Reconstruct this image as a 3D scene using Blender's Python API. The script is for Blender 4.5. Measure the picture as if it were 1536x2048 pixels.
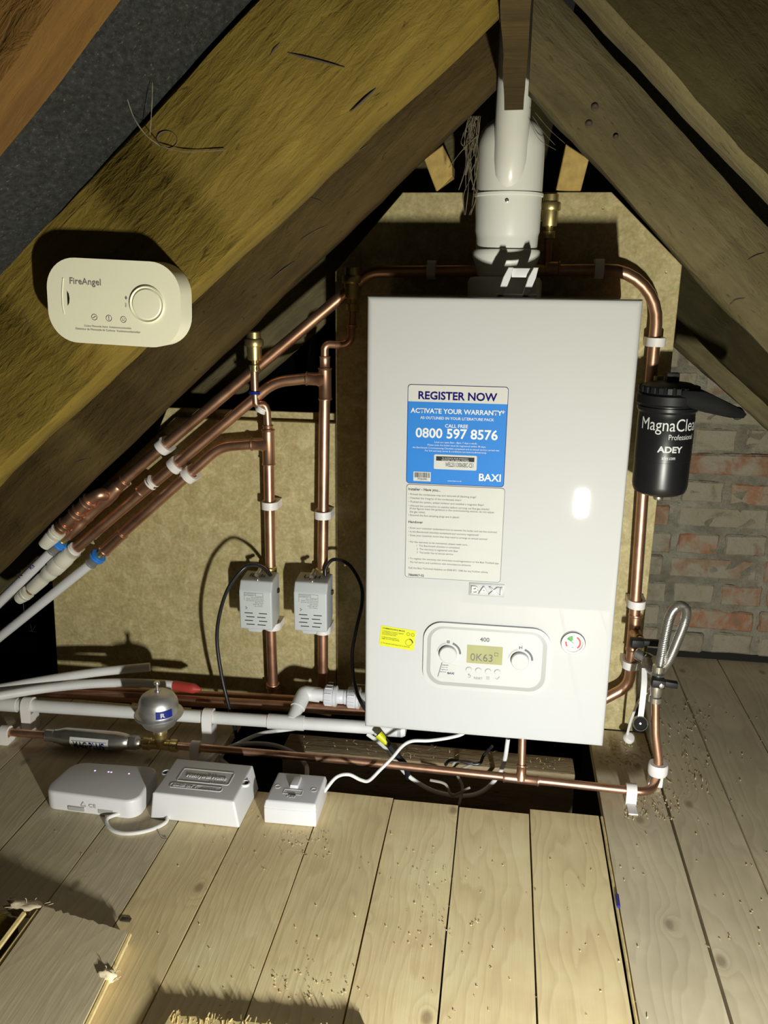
import bpy, bmesh, math, random
from mathutils import Vector, Matrix, noise
random.seed(7)
for o in list(bpy.data.objects): bpy.data.objects.remove(o)
SC = bpy.context.scene
COL = SC.collection
V = Vector
# ------------------------------------------------------------------ camera
W_, H_, FPX = 1536, 2048, 1689.23
CAM = V((0.01018, -1.53471, 0.72425))
EUL = (1.30102732, -0.01145374, 0.14327297)
cd = bpy.data.cameras.new('camera'); cam = bpy.data.objects.new('camera', cd); COL.objects.link(cam)
cam.location = CAM; cam.rotation_euler = EUL
cd.sensor_fit = 'VERTICAL'; cd.sensor_height = 36.0; cd.lens = 36.0*FPX/H_; cd.clip_start = 0.01
SC.camera = cam
RCAM = cam.rotation_euler.to_matrix()
# ------------------------------------------------------------------ light
world = bpy.data.worlds.new('World'); SC.world = world; world.use_nodes = True
world.node_tree.nodes['Background'].inputs[0].default_value = (1.0, .95, .8, 1)
world.node_tree.nodes['Background'].inputs[1].default_value = 0.012
def area_lamp(name, loc, target, sx, sy, power, col, spread):
    ld = bpy.data.lights.new(name, 'AREA'); ld.shape = 'RECTANGLE'; ld.size = sx; ld.size_y = sy
    ld.energy = power; ld.color = col; ld.spread = spread
    lo = bpy.data.objects.new(name, ld); COL.objects.link(lo); lo.location = loc
    lo.rotation_euler = (V(target)-V(loc)).to_track_quat('-Z', 'Y').to_euler()
    return lo
LAMP = V((.272, -1.45, .112))                                  # hand-held LED work lamp, low and right of the camera
area_lamp('work_lamp', LAMP, (-.02, -.2, .34), .028, .072, 17.6, (1.0, .975, .80), math.radians(175))          # warm wide spill of its LED bar
area_lamp('work_lamp_core', LAMP+V((0, .0005, 0)), (-.04, -.2, -.06), .028, .072, 1.0, (.28, .50, 1.0), math.radians(84))   # cooler core of the same beam
SC.view_settings.view_transform = 'Standard'; SC.view_settings.look = 'None'
SC.view_settings.exposure = 0.1; SC.view_settings.gamma = 1.0; SC.view_settings.use_curve_mapping = False
# ------------------------------------------------------------------ measuring: photo pixel -> point on a known plane
def ray(u, v): return RCAM @ V(((u-W_/2)/FPX, -(v-H_/2)/FPX, -1.0))
def at(u, v, y): d = ray(u, v); return CAM + d*((y-CAM.y)/d.y)
def atz(u, v, z): d = ray(u, v); return CAM + d*((z-CAM.z)/d.z)
YW = -.035            # front face of the chipboard
YP = YW-.030          # centre line of pipes clipped to it
FZ = -.105            # top of the floorboards
BF = -.285            # front of the boiler
R22, R15 = .0100, .0070
# ------------------------------------------------------------------ mesh helpers
def frame(axis):
    z = V(axis).normalized()
    x = z.orthogonal().normalized()
    if abs(z.z) > .9: x = (V((1, 0, 0))-z*z.x).normalized()
    return x, z.cross(x), z
def add_lathe(bm, prof, origin, axis, seg=24, cap=True, facet=False):
    x, y, z = frame(axis); o = V(origin); rings = []
    for r, t in prof:
        if r < 1e-6: rings.append([bm.verts.new(o+z*t)]); continue
        rings.append([bm.verts.new(o+z*t+(x*math.cos(2*math.pi*i/seg)+y*math.sin(2*math.pi*i/seg))*r) for i in range(seg)])
    for a, b in zip(rings, rings[1:]):
        if len(a) == 1 and len(b) == 1: continue
        if len(a) == 1:
            for i in range(seg): bm.faces.new((a[0], b[(i+1) % seg], b[i]))
        elif len(b) == 1:
            for i in range(seg): bm.faces.new((a[i], a[(i+1) % seg], b[0]))
        else:
            for i in range(seg): bm.faces.new((a[i], a[(i+1) % seg], b[(i+1) % seg], b[i]))
    if cap:
        if len(rings[0]) > 1: bm.faces.new(rings[0][::-1])
        if len(rings[-1]) > 1: bm.faces.new(rings[-1])
def fillet(pts, rad, n=8):
    pts = [V(p) for p in pts]; out = [pts[0]]
    for i in range(1, len(pts)-1):
        a, b, c = pts[i-1], pts[i], pts[i+1]
        R = rad[i] if isinstance(rad, (list, tuple)) else rad
        u = (a-b); v = (c-b); lu, lv = u.length, v.length; u.normalize(); v.normalize()
        ang = u.angle(v)
        if R <= 0 or ang > 3.1: out.append(b); continue
        t = min(R/math.tan(ang/2), lu*.49, lv*.49); Re = t*math.tan(ang/2)
        cen = b+(u+v).normalized()*(Re/math.sin(ang/2))
        p0, p1 = b+u*t, b+v*t; d0, d1 = p0-cen, p1-cen
        tot = d0.angle(d1); ax = d0.cross(d1)
        for k in range(n+1):
            out.append(cen+(Matrix.Rotation(tot*k/n, 3, ax) @ d0))
    out.append(pts[-1]); return out
def spline(pts, n=8):
    pts = [V(p) for p in pts]; P = [pts[0]*2-pts[1]]+pts+[pts[-1]*2-pts[-2]]; out = []
    for i in range(1, len(P)-2):
        p0, p1, p2, p3 = P[i-1:i+3]
        for k in range(n):
            t = k/n
            out.append(.5*((2*p1)+(p2-p0)*t+(2*p0-5*p1+4*p2-p3)*t*t+(3*p1-p0-3*p2+p3)*t**3))
    out.append(pts[-1]); return out
def add_sweep(bm, pts, r, seg=16, cap=True, rfun=None):
    pts = [V(p) for p in pts]; n = len(pts); rings = []
    t0 = (pts[1]-pts[0]).normalized(); x = t0.orthogonal().normalized()
    for i, p in enumerate(pts):
        t = (pts[min(i+1, n-1)]-pts[max(i-1, 0)]).normalized()
        x = (x-t*x.dot(t)).normalized(); y = t.cross(x)
        rr = rfun(i/(n-1)) if rfun else r
        rings.append([bm.verts.new(p+(x*math.cos(2*math.pi*k/seg)+y*math.sin(2*math.pi*k/seg))*rr) for k in range(seg)])
    for a, b in zip(rings, rings[1:]):
        for k in range(seg): bm.faces.new((a[k], a[(k+1) % seg], b[(k+1) % seg], b[k]))
    if cap: bm.faces.new(rings[0][::-1]); bm.faces.new(rings[-1])
def add_box(bm, lo, hi, mtx=None, bev=0, seg=2):
    lo, hi = V(lo), V(hi); vs = []
    for c in ((0,0,0),(1,0,0),(1,1,0),(0,1,0),(0,0,1),(1,0,1),(1,1,1),(0,1,1)):
        p = V((lo[k] if not c[k] else hi[k]) for k in range(3)) if False else V([hi[k] if c[k] else lo[k] for k in range(3)])
        vs.append(bm.verts.new(mtx @ p if mtx else p))
    fs = [bm.faces.new([vs[i] for i in f]) for f in ((3,2,1,0),(4,5,6,7),(0,1,5,4),(1,2,6,5),(2,3,7,6),(3,0,4,7))]
    if bev > 0:
        es = list({e for f in fs for e in f.edges})
        bmesh.ops.bevel(bm, geom=es, offset=bev, segments=seg, profile=.6, affect='EDGES')
def add_prism(bm, poly, o, u, v, w, bev=0, seg=3, bev_front_only=True):
    """polygon (a,b) in plane o + a*u + b*v (seen from the -w side counter-clockwise), pushed by vector w"""
    o, u, v, w = V(o), V(u), V(v), V(w)
    a = [bm.verts.new(o+u*p[0]+v*p[1]) for p in poly]; b = [bm.verts.new(q.co+w) for q in a]
    f0 = bm.faces.new(a); f1 = bm.faces.new(b[::-1]); n = len(a)
    for i in range(n): bm.faces.new((a[(i+1) % n], a[i], b[i], b[(i+1) % n]))
    if bev > 0: bmesh.ops.bevel(bm, geom=list(f0.edges), offset=bev, segments=seg, profile=.5, affect='EDGES')
def rrect(x0, x1, y0, y1, r, n=6):
    out = []
    for cx, cy, a in ((x1-r, y0+r, -90), (x1-r, y1-r, 0), (x0+r, y1-r, 90), (x0+r, y0+r, 180)):
        for k in range(n+1):
            t = math.radians(a+90*k/n); out.append((cx+r*math.cos(t), cy+r*math.sin(t)))
    return out
def arc_poly(r0, r1, a0, a1, n=14):
    o = [(r1*math.cos(math.radians(a0+(a1-a0)*k/n)), r1*math.sin(math.radians(a0+(a1-a0)*k/n))) for k in range(n+1)]
    return o+[(r0*math.cos(math.radians(a1+(a0-a1)*k/n)), r0*math.sin(math.radians(a1+(a0-a1)*k/n))) for k in range(n+1)]
MW = {}
def mk(name, bm, mat, parent=None, local=False, smooth=True, ang=35, loc=None, kind=None):
    """link a bmesh as one object; coordinates are world unless local"""
    bmesh.ops.recalc_face_normals(bm, faces=bm.faces)
    M = Matrix.Identity(4)
    if parent is not None: M = MW[parent.name]
    elif loc is not None: M = Matrix.Translation(V(loc))
    if not local: bm.transform(M.inverted())
    me = bpy.data.meshes.new(name); bm.to_mesh(me); bm.free()
    if smooth and len(me.polygons):
        me.polygons.foreach_set('use_smooth', [True]*len(me.polygons)); me.set_sharp_from_angle(angle=math.radians(ang))
    if mat: me.materials.append(mat)
    o = bpy.data.objects.new(name, me); COL.objects.link(o)
    if parent is not None: o.parent = parent; MW[o.name] = MW[parent.name]
    else:
        if loc is not None: o.location = V(loc)
        MW[o.name] = M
    if kind: o['kind'] = kind
    return o
def tag(o, label, cat, group=None, kind=None):
    if label: o['label'] = label
    if cat: o['category'] = cat
    if group: o['group'] = group
    if kind: o['kind'] = kind
    return o
def thing(name, label, cat, loc, rot=None, group=None):
    o = bpy.data.objects.new(name, None); COL.objects.link(o); o.empty_display_size = .02
    o.location = V(loc); M = Matrix.Translation(V(loc))
    if rot is not None: o.rotation_euler = rot.to_euler(); M = M @ rot.to_4x4()
    MW[o.name] = M
    return tag(o, label, cat, group)
def B(): return bmesh.new()
def text_mesh(s, bold=0.0, res=3):
    cu = bpy.data.curves.new('lettering', 'FONT'); cu.body = s; cu.size = 1; cu.offset = bold; cu.resolution_u = res
    t = bpy.data.objects.new('lettering_source', cu); COL.objects.link(t)
    dg = bpy.context.evaluated_depsgraph_get(); dg.update()
    me = bpy.data.meshes.new_from_object(t.evaluated_get(dg)); bpy.data.objects.remove(t); bpy.data.curves.remove(cu)
    return me
def text(s, parent, mat, o, x, y, width, height=None, bold=0.0, local=False, fn=None, thick=0, res=3, name='lettering', lift=.0002):
    """flat lettering: left end of the base line at o, running along x for width, letters standing up along y"""
    me = text_mesh(s, bold, res); bm = B(); bm.from_mesh(me); bpy.data.meshes.remove(me)
    xs = [v.co.x for v in bm.verts]; ys = [v.co.y for v in bm.verts]
    k = width/(max(xs)-min(xs)); ky = k if height is None else height/(max(ys)-max(0, min(ys)))
    x, y, o = V(x).normalized(), V(y).normalized(), V(o); n = x.cross(y); mx = min(xs)
    for v in bm.verts:
        a, b = (v.co.x-mx)*k, v.co.y*ky
        v.co = fn(a, b) if fn else o+x*a+y*b+n*lift
    if thick:
        g = bmesh.ops.extrude_face_region(bm, geom=list(bm.faces)); bmesh.ops.translate(bm, vec=n*thick, verts=[q for q in g['geom'] if isinstance(q, bmesh.types.BMVert)])
    ob = mk(name, bm, mat, parent, local=local, smooth=False)
    return ob
# ------------------------------------------------------------------ materials
def newmat(name):
    m = bpy.data.materials.new(name); m.use_nodes = True; nt = m.node_tree
    return m, nt, nt.nodes['Principled BSDF']
def nd(nt, t, **kw):
    n = nt.nodes.new(t)
    for k, v in kw.items():
        if k.startswith('i_'):
            key = k[2:]; n.inputs[int(key) if key.isdigit() else key.replace('_', ' ')].default_value = v
        else: setattr(n, k, v)
    return n
def ramp(nt, stops, fac):
    r = nt.nodes.new('ShaderNodeValToRGB'); e = r.color_ramp.elements
    while len(e) < len(stops): e.new(.5)
    for q, (p, c) in zip(e, stops): q.position = p; q.color = (*c, 1) if len(c) == 3 else c
    nt.links.new(fac, r.inputs[0]); return r.outputs[0]
def math_(nt, op, a, b=None):
    n = nt.nodes.new('ShaderNodeMath'); n.operation = op
    for i, q in enumerate((a, b)):
        if q is None: continue
        if isinstance(q, (int, float)): n.inputs[i].default_value = q
        else: nt.links.new(q, n.inputs[i])
    return n.outputs[0]
def coords(nt, scale=(1, 1, 1), out='Object', rnd=0.0):
    tc = nt.nodes.new('ShaderNodeTexCoord'); mp = nt.nodes.new('ShaderNodeMapping'); mp.inputs['Scale'].default_value = scale
    src = tc.outputs[out]
    if rnd:
        oi = nt.nodes.new('ShaderNodeObjectInfo'); ad = nt.nodes.new('ShaderNodeVectorMath'); ad.operation = 'MULTIPLY_ADD'
        cx = nt.nodes.new('ShaderNodeCombineXYZ'); nt.links.new(oi.outputs['Random'], cx.inputs[0]); nt.links.new(oi.outputs['Random'], cx.inputs[1]); nt.links.new(oi.outputs['Random'], cx.inputs[2])
        nt.links.new(cx.outputs[0], ad.inputs[0]); ad.inputs[1].default_value = (rnd, rnd*1.7, rnd*.6); nt.links.new(src, ad.inputs[2]); src = ad.outputs[0]
    nt.links.new(src, mp.inputs[0]); return mp.outputs[0]
def noise_(nt, vec, scale, detail=4, rough=.55, dist=0.0):
    n = nt.nodes.new('ShaderNodeTexNoise'); n.inputs['Scale'].default_value = scale; n.inputs['Detail'].default_value = detail
    n.inputs['Roughness'].default_value = rough; n.inputs['Distortion'].default_value = dist
    nt.links.new(vec, n.inputs['Vector']); return n.outputs['Fac']
def mix(nt, fac, a, b, mode='MIX'):
    n = nt.nodes.new('ShaderNodeMix'); n.data_type = 'RGBA'; n.blend_type = mode
    for i, q in ((0, fac), (6, a), (7, b)):
        if isinstance(q, (int, float)): n.inputs[i].default_value = q
        elif isinstance(q, tuple): n.inputs[i].default_value = (*q, 1)
        else: nt.links.new(q, n.inputs[i])
    return n.outputs[2]
def bump(nt, bs, h, strength=.3, dist=.002):
    b = nt.nodes.new('ShaderNodeBump'); b.inputs['Strength'].default_value = strength; b.inputs['Distance'].default_value = dist
    nt.links.new(h, b.inputs['Height']); nt.links.new(b.outputs[0], bs.inputs['Normal'])
def plain(name, col, rough=.5, metal=0.0, var=.08, vscale=25, bmp=0, bscale=200, spec=.5, coat=0, alpha=None, sss=0):
    m, nt, bs = newmat(name); c = coords(nt)
    n = noise_(nt, c, vscale, 3)
    lo = tuple(max(0, q*(1-var)) for q in col); hi = tuple(min(1, q*(1+var)) for q in col)
    nt.links.new(ramp(nt, ((.3, lo), (.7, hi)), n), bs.inputs['Base Color'])
    bs.inputs['Roughness'].default_value = rough; bs.inputs['Metallic'].default_value = metal
    bs.inputs['Specular IOR Level'].default_value = spec; bs.inputs['Coat Weight'].default_value = coat
    if sss: bs.inputs['Subsurface Weight'].default_value = sss; bs.inputs['Subsurface Scale'].default_value = .004
    if bmp: bump(nt, bs, noise_(nt, c, bscale, 2), bmp, .0006)
    return m
def metal(name, col, rough, dull, var=.25, vscale=18, streak=(1, 1, 1)):
    m, nt, bs = newmat(name); c = coords(nt, streak); n = noise_(nt, c, vscale, 5, .6)
    nt.links.new(ramp(nt, ((.25, dull), (.6, col), (.85, tuple(min(1, q*1.12) for q in col))), n), bs.inputs['Base Color'])
    bs.inputs['Metallic'].default_value = .92
    r = math_(nt, 'MULTIPLY_ADD', n, .22); r.node.inputs[2].default_value = rough-.08
    nt.links.new(r, bs.inputs['Roughness']); return m
def pine(name, light, mid, dark, tint=.25):
    """floorboard: growth rings that bend round knots; grain runs along object Y"""
    m, nt, bs = newmat(name); c = coords(nt, (1, 1, 1), rnd=9.0)
    sx = nt.nodes.new('ShaderNodeSeparateXYZ'); nt.links.new(c, sx.inputs[0])
    st = nt.nodes.new('ShaderNodeMapping'); st.inputs['Scale'].default_value = (8.5, 5.2, 8.5); nt.links.new(c, st.inputs[0])
    vo = nt.nodes.new('ShaderNodeTexVoronoi'); vo.voronoi_dimensions = '2D'; vo.inputs['Scale'].default_value = 1.0; vo.inputs['Randomness'].default_value = .85
    nt.links.new(st.outputs[0], vo.inputs['Vector']); d = vo.outputs['Distance']
    e = math_(nt, 'MULTIPLY', d, d); e = math_(nt, 'MULTIPLY', e, -70.0); e = math_(nt, 'EXPONENT', e); ks = nt.nodes.new('ShaderNodeSeparateColor'); nt.links.new(vo.outputs['Color'], ks.inputs[0]); km = math_(nt, 'GREATER_THAN', ks.outputs[0], .58); e = math_(nt, 'MULTIPLY', e, km)
    st2 = nt.nodes.new('ShaderNodeMapping'); st2.inputs['Scale'].default_value = (5, 1.1, 5); nt.links.new(c, st2.inputs[0])
    w = noise_(nt, st2.outputs[0], 2.2, 3, .5)
    g = math_(nt, 'MULTIPLY', sx.outputs[0], 55.0); g = math_(nt, 'ADD', g, math_(nt, 'MULTIPLY', w, 11.0)); g = math_(nt, 'ADD', g, math_(nt, 'MULTIPLY', e, 2.4))
    s = math_(nt, 'FRACT', g)
    st3 = nt.nodes.new('ShaderNodeMapping'); st3.inputs['Scale'].default_value = (260, 9, 260); nt.links.new(c, st3.inputs[0])
    fine = noise_(nt, st3.outputs[0], 1.0, 3, .6)
    band = ramp(nt, ((0.0, light), (.55, mid), (.86, tuple(.62*a+.38*b for a, b in zip(mid, dark))), (.97, mid), (1.0, light)), s)
    col = mix(nt, math_(nt, 'MULTIPLY', fine, .35), band, tuple(q*.72 for q in mid))
    blot = noise_(nt, c, 7.0, 4, .6)
    col = mix(nt, .55, col, ramp(nt, ((.3, tuple(q*.80 for q in mid)), (.5, mid), (.72, tuple(min(1, q*1.2) for q in light))), blot))
    oi = nt.nodes.new('ShaderNodeObjectInfo')
    col = mix(nt, math_(nt, 'MULTIPLY', oi.outputs['Random'], tint), col, tuple(q*.62 for q in mid))
    knot = ramp(nt, ((.030, (.75, .75, .75)), (.075, (0, 0, 0))), d); knot = math_(nt, 'MULTIPLY', knot, km)
    col = mix(nt, knot, col, dark)
    speck = ramp(nt, ((.70, (0, 0, 0)), (.74, (.6, .6, .6))), noise_(nt, c, 260, 2))
    col = mix(nt, math_(nt, 'MULTIPLY', speck, .18), col, (.75, .68, .5))
    nt.links.new(col, bs.inputs['Base Color']); bs.inputs['Roughness'].default_value = .62; bs.inputs['Specular IOR Level'].default_value = .3
    bump(nt, bs, math_(nt, 'ADD', math_(nt, 'MULTIPLY', s, .4), fine), .25, .0012); return m
def timber(name, light, mid, dark, rnd=5.0):
    """old sawn roof timber: grain along object X"""
    m, nt, bs = newmat(name); c = coords(nt, (1, 1, 1), rnd=rnd)
    a = nt.nodes.new('ShaderNodeMapping'); a.inputs['Scale'].default_value = (5, 42, 42); nt.links.new(c, a.inputs[0])
    b = nt.nodes.new('ShaderNodeMapping'); b.inputs['Scale'].default_value = (44, 150, 150); nt.links.new(c, b.inputs[0])
    g1 = noise_(nt, a.outputs[0], 1.0, 5, .62, 1.2); g2 = noise_(nt, b.outputs[0], 1.0, 4, .65, .6); bl = noise_(nt, c, 5.5, 5, .62)
    col = ramp(nt, ((.28, dark), (.46, mid), (.68, light)), g1)
    col = mix(nt, .55, col, ramp(nt, ((.3, tuple(q*.55 for q in mid)), (.52, mid), (.72, light)), bl))
    crack = ramp(nt, ((.30, (1, 1, 1)), (.36, (0, 0, 0))), g2)
    col = mix(nt, math_(nt, 'MULTIPLY', crack, .6), col, tuple(q*.45 for q in dark))
    pale = ramp(nt, ((.66, (0, 0, 0)), (.73, (1, 1, 1))), noise_(nt, b.outputs[0], .7, 5, .7))
    col = mix(nt, math_(nt, 'MULTIPLY', pale, .22), col, tuple(min(1, q*1.35) for q in light))
    nt.links.new(col, bs.inputs['Base Color']); bs.inputs['Roughness'].default_value = .8; bs.inputs['Specular IOR Level'].default_value = .2
    h = math_(nt, 'ADD', math_(nt, 'MULTIPLY', g1, .8), math_(nt, 'MULTIPLY', g2, .7)); bump(nt, bs, h, .85, .0035); return m
def chipboard(name):
    m, nt, bs = newmat(name); c = coords(nt); 
    n1 = noise_(nt, c, 34, 5, .68, 1.0); n2 = noise_(nt, c, 170, 3, .6)
    vo = nt.nodes.new('ShaderNodeTexVoronoi'); vo.inputs['Scale'].default_value = 240; nt.links.new(c, vo.inputs['Vector'])
    col = ramp(nt, ((.28, (.25, .195, .075)), (.5, (.41, .335, .165)), (.66, (.58, .49, .275))), n1)
    col = mix(nt, .45, col, ramp(nt, ((.3, (.28, .22, .09)), (.55, (.44, .365, .18)), (.75, (.64, .55, .29))), n2))
    col = mix(nt, .06, col, vo.outputs['Color'], 'SOFT_LIGHT')
    nt.links.new(col, bs.inputs['Base Color']); bs.inputs['Roughness'].default_value = .6; bs.inputs['Specular IOR Level'].default_value = .3
    bump(nt, bs, n2, .25, .001); return m
def felt_mat(name, col, speck):
    m, nt, bs = newmat(name); c = coords(nt)
    a = nt.nodes.new('ShaderNodeMapping'); a.inputs['Scale'].default_value = (230, 90, 230); a.inputs['Rotation'].default_value = (0, .8, .5); nt.links.new(c, a.inputs[0])
    n = noise_(nt, a.outputs[0], 1.0, 3, .6); b = noise_(nt, c, 12, 4, .6)
    cc = ramp(nt, ((.35, tuple(q*.35 for q in col)), (.62, col), (.78, tuple(q*2.0 for q in col))), n)
    cc = mix(nt, ramp(nt, ((.62, (0, 0, 0)), (.80, (.7, .7, .7))), noise_(nt, c, 300, 2, .7)), cc, speck)
    cc = mix(nt, math_(nt, 'MULTIPLY', b, .5), cc, tuple(q*.5 for q in col))
    nt.links.new(cc, bs.inputs['Base Color']); bs.inputs['Roughness'].default_value = .85; bs.inputs['Specular IOR Level'].default_value = .25
    bump(nt, bs, n, .8, .003); return m
def brick_mat(name):
    m, nt, bs = newmat(name); c = coords(nt, rnd=7.0); oi = nt.nodes.new('ShaderNodeObjectInfo')
    face = ramp(nt, ((0.0, (.17, .145, .10)), (.25, (.22, .19, .13)), (.50, (.28, .25, .17)), (.58, (.22, .10, .055)), (.82, (.30, .11, .05)), (1.0, (.17, .12, .08))), oi.outputs['Random'])
    n = noise_(nt, c, 22, 5, .65, .5); n2 = noise_(nt, c, 90, 4, .6)
    col = mix(nt, ramp(nt, ((.42, (0, 0, 0)), (.58, (.92, .92, .92))), n), face, (.27, .25, .19))
    col = mix(nt, ramp(nt, ((.30, (.8, .8, .8)), (.42, (0, 0, 0))), n), col, (.12, .10, .07))
    col = mix(nt, math_(nt, 'MULTIPLY', n2, .5), col, (.24, .20, .14))
    nt.links.new(col, bs.inputs['Base Color']); bs.inputs['Roughness'].default_value = .9; bs.inputs['Specular IOR Level'].default_value = .15
    bump(nt, bs, math_(nt, 'ADD', n, n2), .8, .006); return m
def mortar_mat(name):
    m, nt, bs = newmat(name); c = coords(nt); n = noise_(nt, c, 16, 5, .65, .4); n2 = noise_(nt, c, 80, 5, .65)
    col = ramp(nt, ((.3, (.12, .105, .075)), (.5, (.235, .215, .16)), (.68, (.34, .315, .25))), n)
    col = mix(nt, math_(nt, 'MULTIPLY', n2, .5), col, (.2, .18, .13))
    nt.links.new(col, bs.inputs['Base Color']); bs.inputs['Roughness'].default_value = .95
    bump(nt, bs, math_(nt, 'ADD', n, n2), 1.0, .012); return m
PINE = pine('pine_floorboard', (.93, .77, .45), (.84, .66, .355), (.33, .22, .12), .14)
PINE2 = pine('dusty_floorboard', (.76, .66, .46), (.65, .55, .37), (.28, .22, .14), .22)
OAKY = timber('golden_old_timber', (.215, .152, .028), (.132, .090, .014), (.055, .035, .006))
OAKB = timber('brown_old_timber', (.092, .062, .018), (.055, .035, .010), (.023, .0145, .005))
OAKD = timber('dark_old_timber', (.042, .034, .009), (.026, .020, .005), (.013, .010, .003))
OAKG = timber('grey_old_timber', (.15, .125, .060), (.095, .076, .036), (.046, .035, .018))
ORNG = timber('orange_old_timber', (.15, .075, .015), (.095, .046, .009), (.04, .02, .004))
CUTW = plain('fresh_cut_timber', (.50, .34, .10), .75, 0, .2, 60, .3, 300)
JOIST = timber('dusty_joist', (.36, .28, .17), (.26, .195, .11), (.13, .09, .05))
CHIP = chipboard('chipboard')
FELT = felt_mat('roofing_felt', (.030, .032, .034), (.22, .20, .12))
BLACKV = felt_mat('black_sheet', (.0025, .0025, .003), (.006, .006, .006)); BLACKV.node_tree.nodes['Principled BSDF'].inputs['Specular IOR Level'].default_value = 0.0
BRICK = brick_mat('old_brick'); MORT = mortar_mat('lime_mortar')
COPPER = metal('copper', (.66, .385, .255), .34, (.44, .235, .145)); COPPERD = metal('tarnished_copper', (.50, .27, .17), .40, (.30, .155, .095))
BRASS = metal('brass', (.72, .58, .26), .30, (.50, .38, .14)); STEEL = metal('steel', (.62, .60, .56), .28, (.42, .40, .37)); CHROME = metal('chrome', (.78, .77, .74), .16, (.60, .58, .54))
ENAMEL = plain('white_enamel', (.535, .535, .535), .024, 0, .01, 6, .010, 70, .36, 0)
FLUEW = plain('white_flue_paint', (.76, .755, .70), .30, 0, .03, 12)
WPLAS = plain('white_plastic', (.70, .69, .71), .38, 0, .02, 20)
WPIPE = plain('white_waste_pipe', (.70, .69, .68), .42, 0, .08, 14, .05, 60)
CLIPM = plain('translucent_white_clip', (.80, .76, .74), .45, 0, .03, 40, sss=.3)
CREAM = plain('cream_plastic', (.72, .70, .56), .42, 0, .02, 10, .06, 500)
FITW = plain('cream_fitting', (.70, .67, .56), .45, 0, .05, 30)
GREYP = plain('grey_actuator_plastic', (.52, .54, .54), .40, 0, .02, 30)
LGREY = plain('light_grey_plastic', (.37, .37, .355), .45, 0, .02, 20)
MGREY = plain('mid_grey_print', (.17, .17, .17), .7, spec=.1); DGREY = plain('dark_grey_print', (.035, .035, .038), .7, spec=.1)
BLACKP = plain('black_plastic', (.009, .009, .010), .5, 0, .2, 30, spec=.3); BLACKC = plain('black_cable', (.012, .012, .014), .35)
BLACKT = plain('black_satin_canister', (.010, .010, .011), .34, 0, .1, 30)
WHITEI = plain('white_print', (.66, .66, .66), .5); PANELW = plain('panel_white_plastic', (.555, .555, .55), .32, 0, .01, 20); BADGEW = plain('badge_white', (.64, .64, .64), .3)
BRUSH = metal('brushed_steel', (.76, .75, .73), .40, (.60, .59, .56), streak=(1, 1, 6)); BLACKM = plain('matt_black_plastic', (.007, .007, .007), .6, 0, .2, 30, spec=.08); CABLEW = plain('white_cable', (.74, .72, .70), .42); CABLEG = plain('grey_cable', (.36, .33, .28), .5)
BLUES = plain('blue_sticker', (.020, .19, .60), .55, 0, .02, spec=.2); WHITES = plain('paper_sticker', (.55, .545, .515), .6, 0, .02, spec=.2); NAVY = plain('navy_print', (.008, .004, .13), .7, spec=.1)
YELL = plain('yellow_sticker', (.62, .63, .005), .45, 0, .02); OLIVE = plain('display_glass', (.36, .36, .17), .25, 0, .05)
BLUER = plain('blue_plastic_ring', (.03, .22, .72), .4); GREYB = plain('grey_rubber_sleeve', (.20, .20, .19), .5); BLUEP = plain('dark_blue_tape', (.01, .02, .22), .4)
REDT = plain('red_tape', (.42, .045, .035), .5); GREENP = plain('green_print', (.10, .34, .09), .6); REDP = plain('red_print', (.55, .07, .05), .6)
WOOL = plain('insulation_wool', (.74, .62, .44), .95, 0, .2, 80, .6, 300); SHAV = plain('wood_shaving', (.62, .50, .28), .8, 0, .35, 60)
DIRT = plain('dark_grime', (.06, .045, .03), .9); WEBM = plain('dusty_cobweb', (.15, .125, .085), .95); GOLDW = plain('split_pale_wood', (.72, .56, .26), .7, 0, .2, 60, .3, 300)
GLASSM = plain('gauge_face', (.75, .73, .68), .25)
def glow(name, col, s):
    m, nt, bs = newmat(name); bs.inputs['Base Color'].default_value = (*col, 1); bs.inputs['Emission Color'].default_value = (*col, 1); bs.inputs['Emission Strength'].default_value = s; return m
LEDM = glow('violet_led', (.72, .45, 1.0), 1.6)
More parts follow.
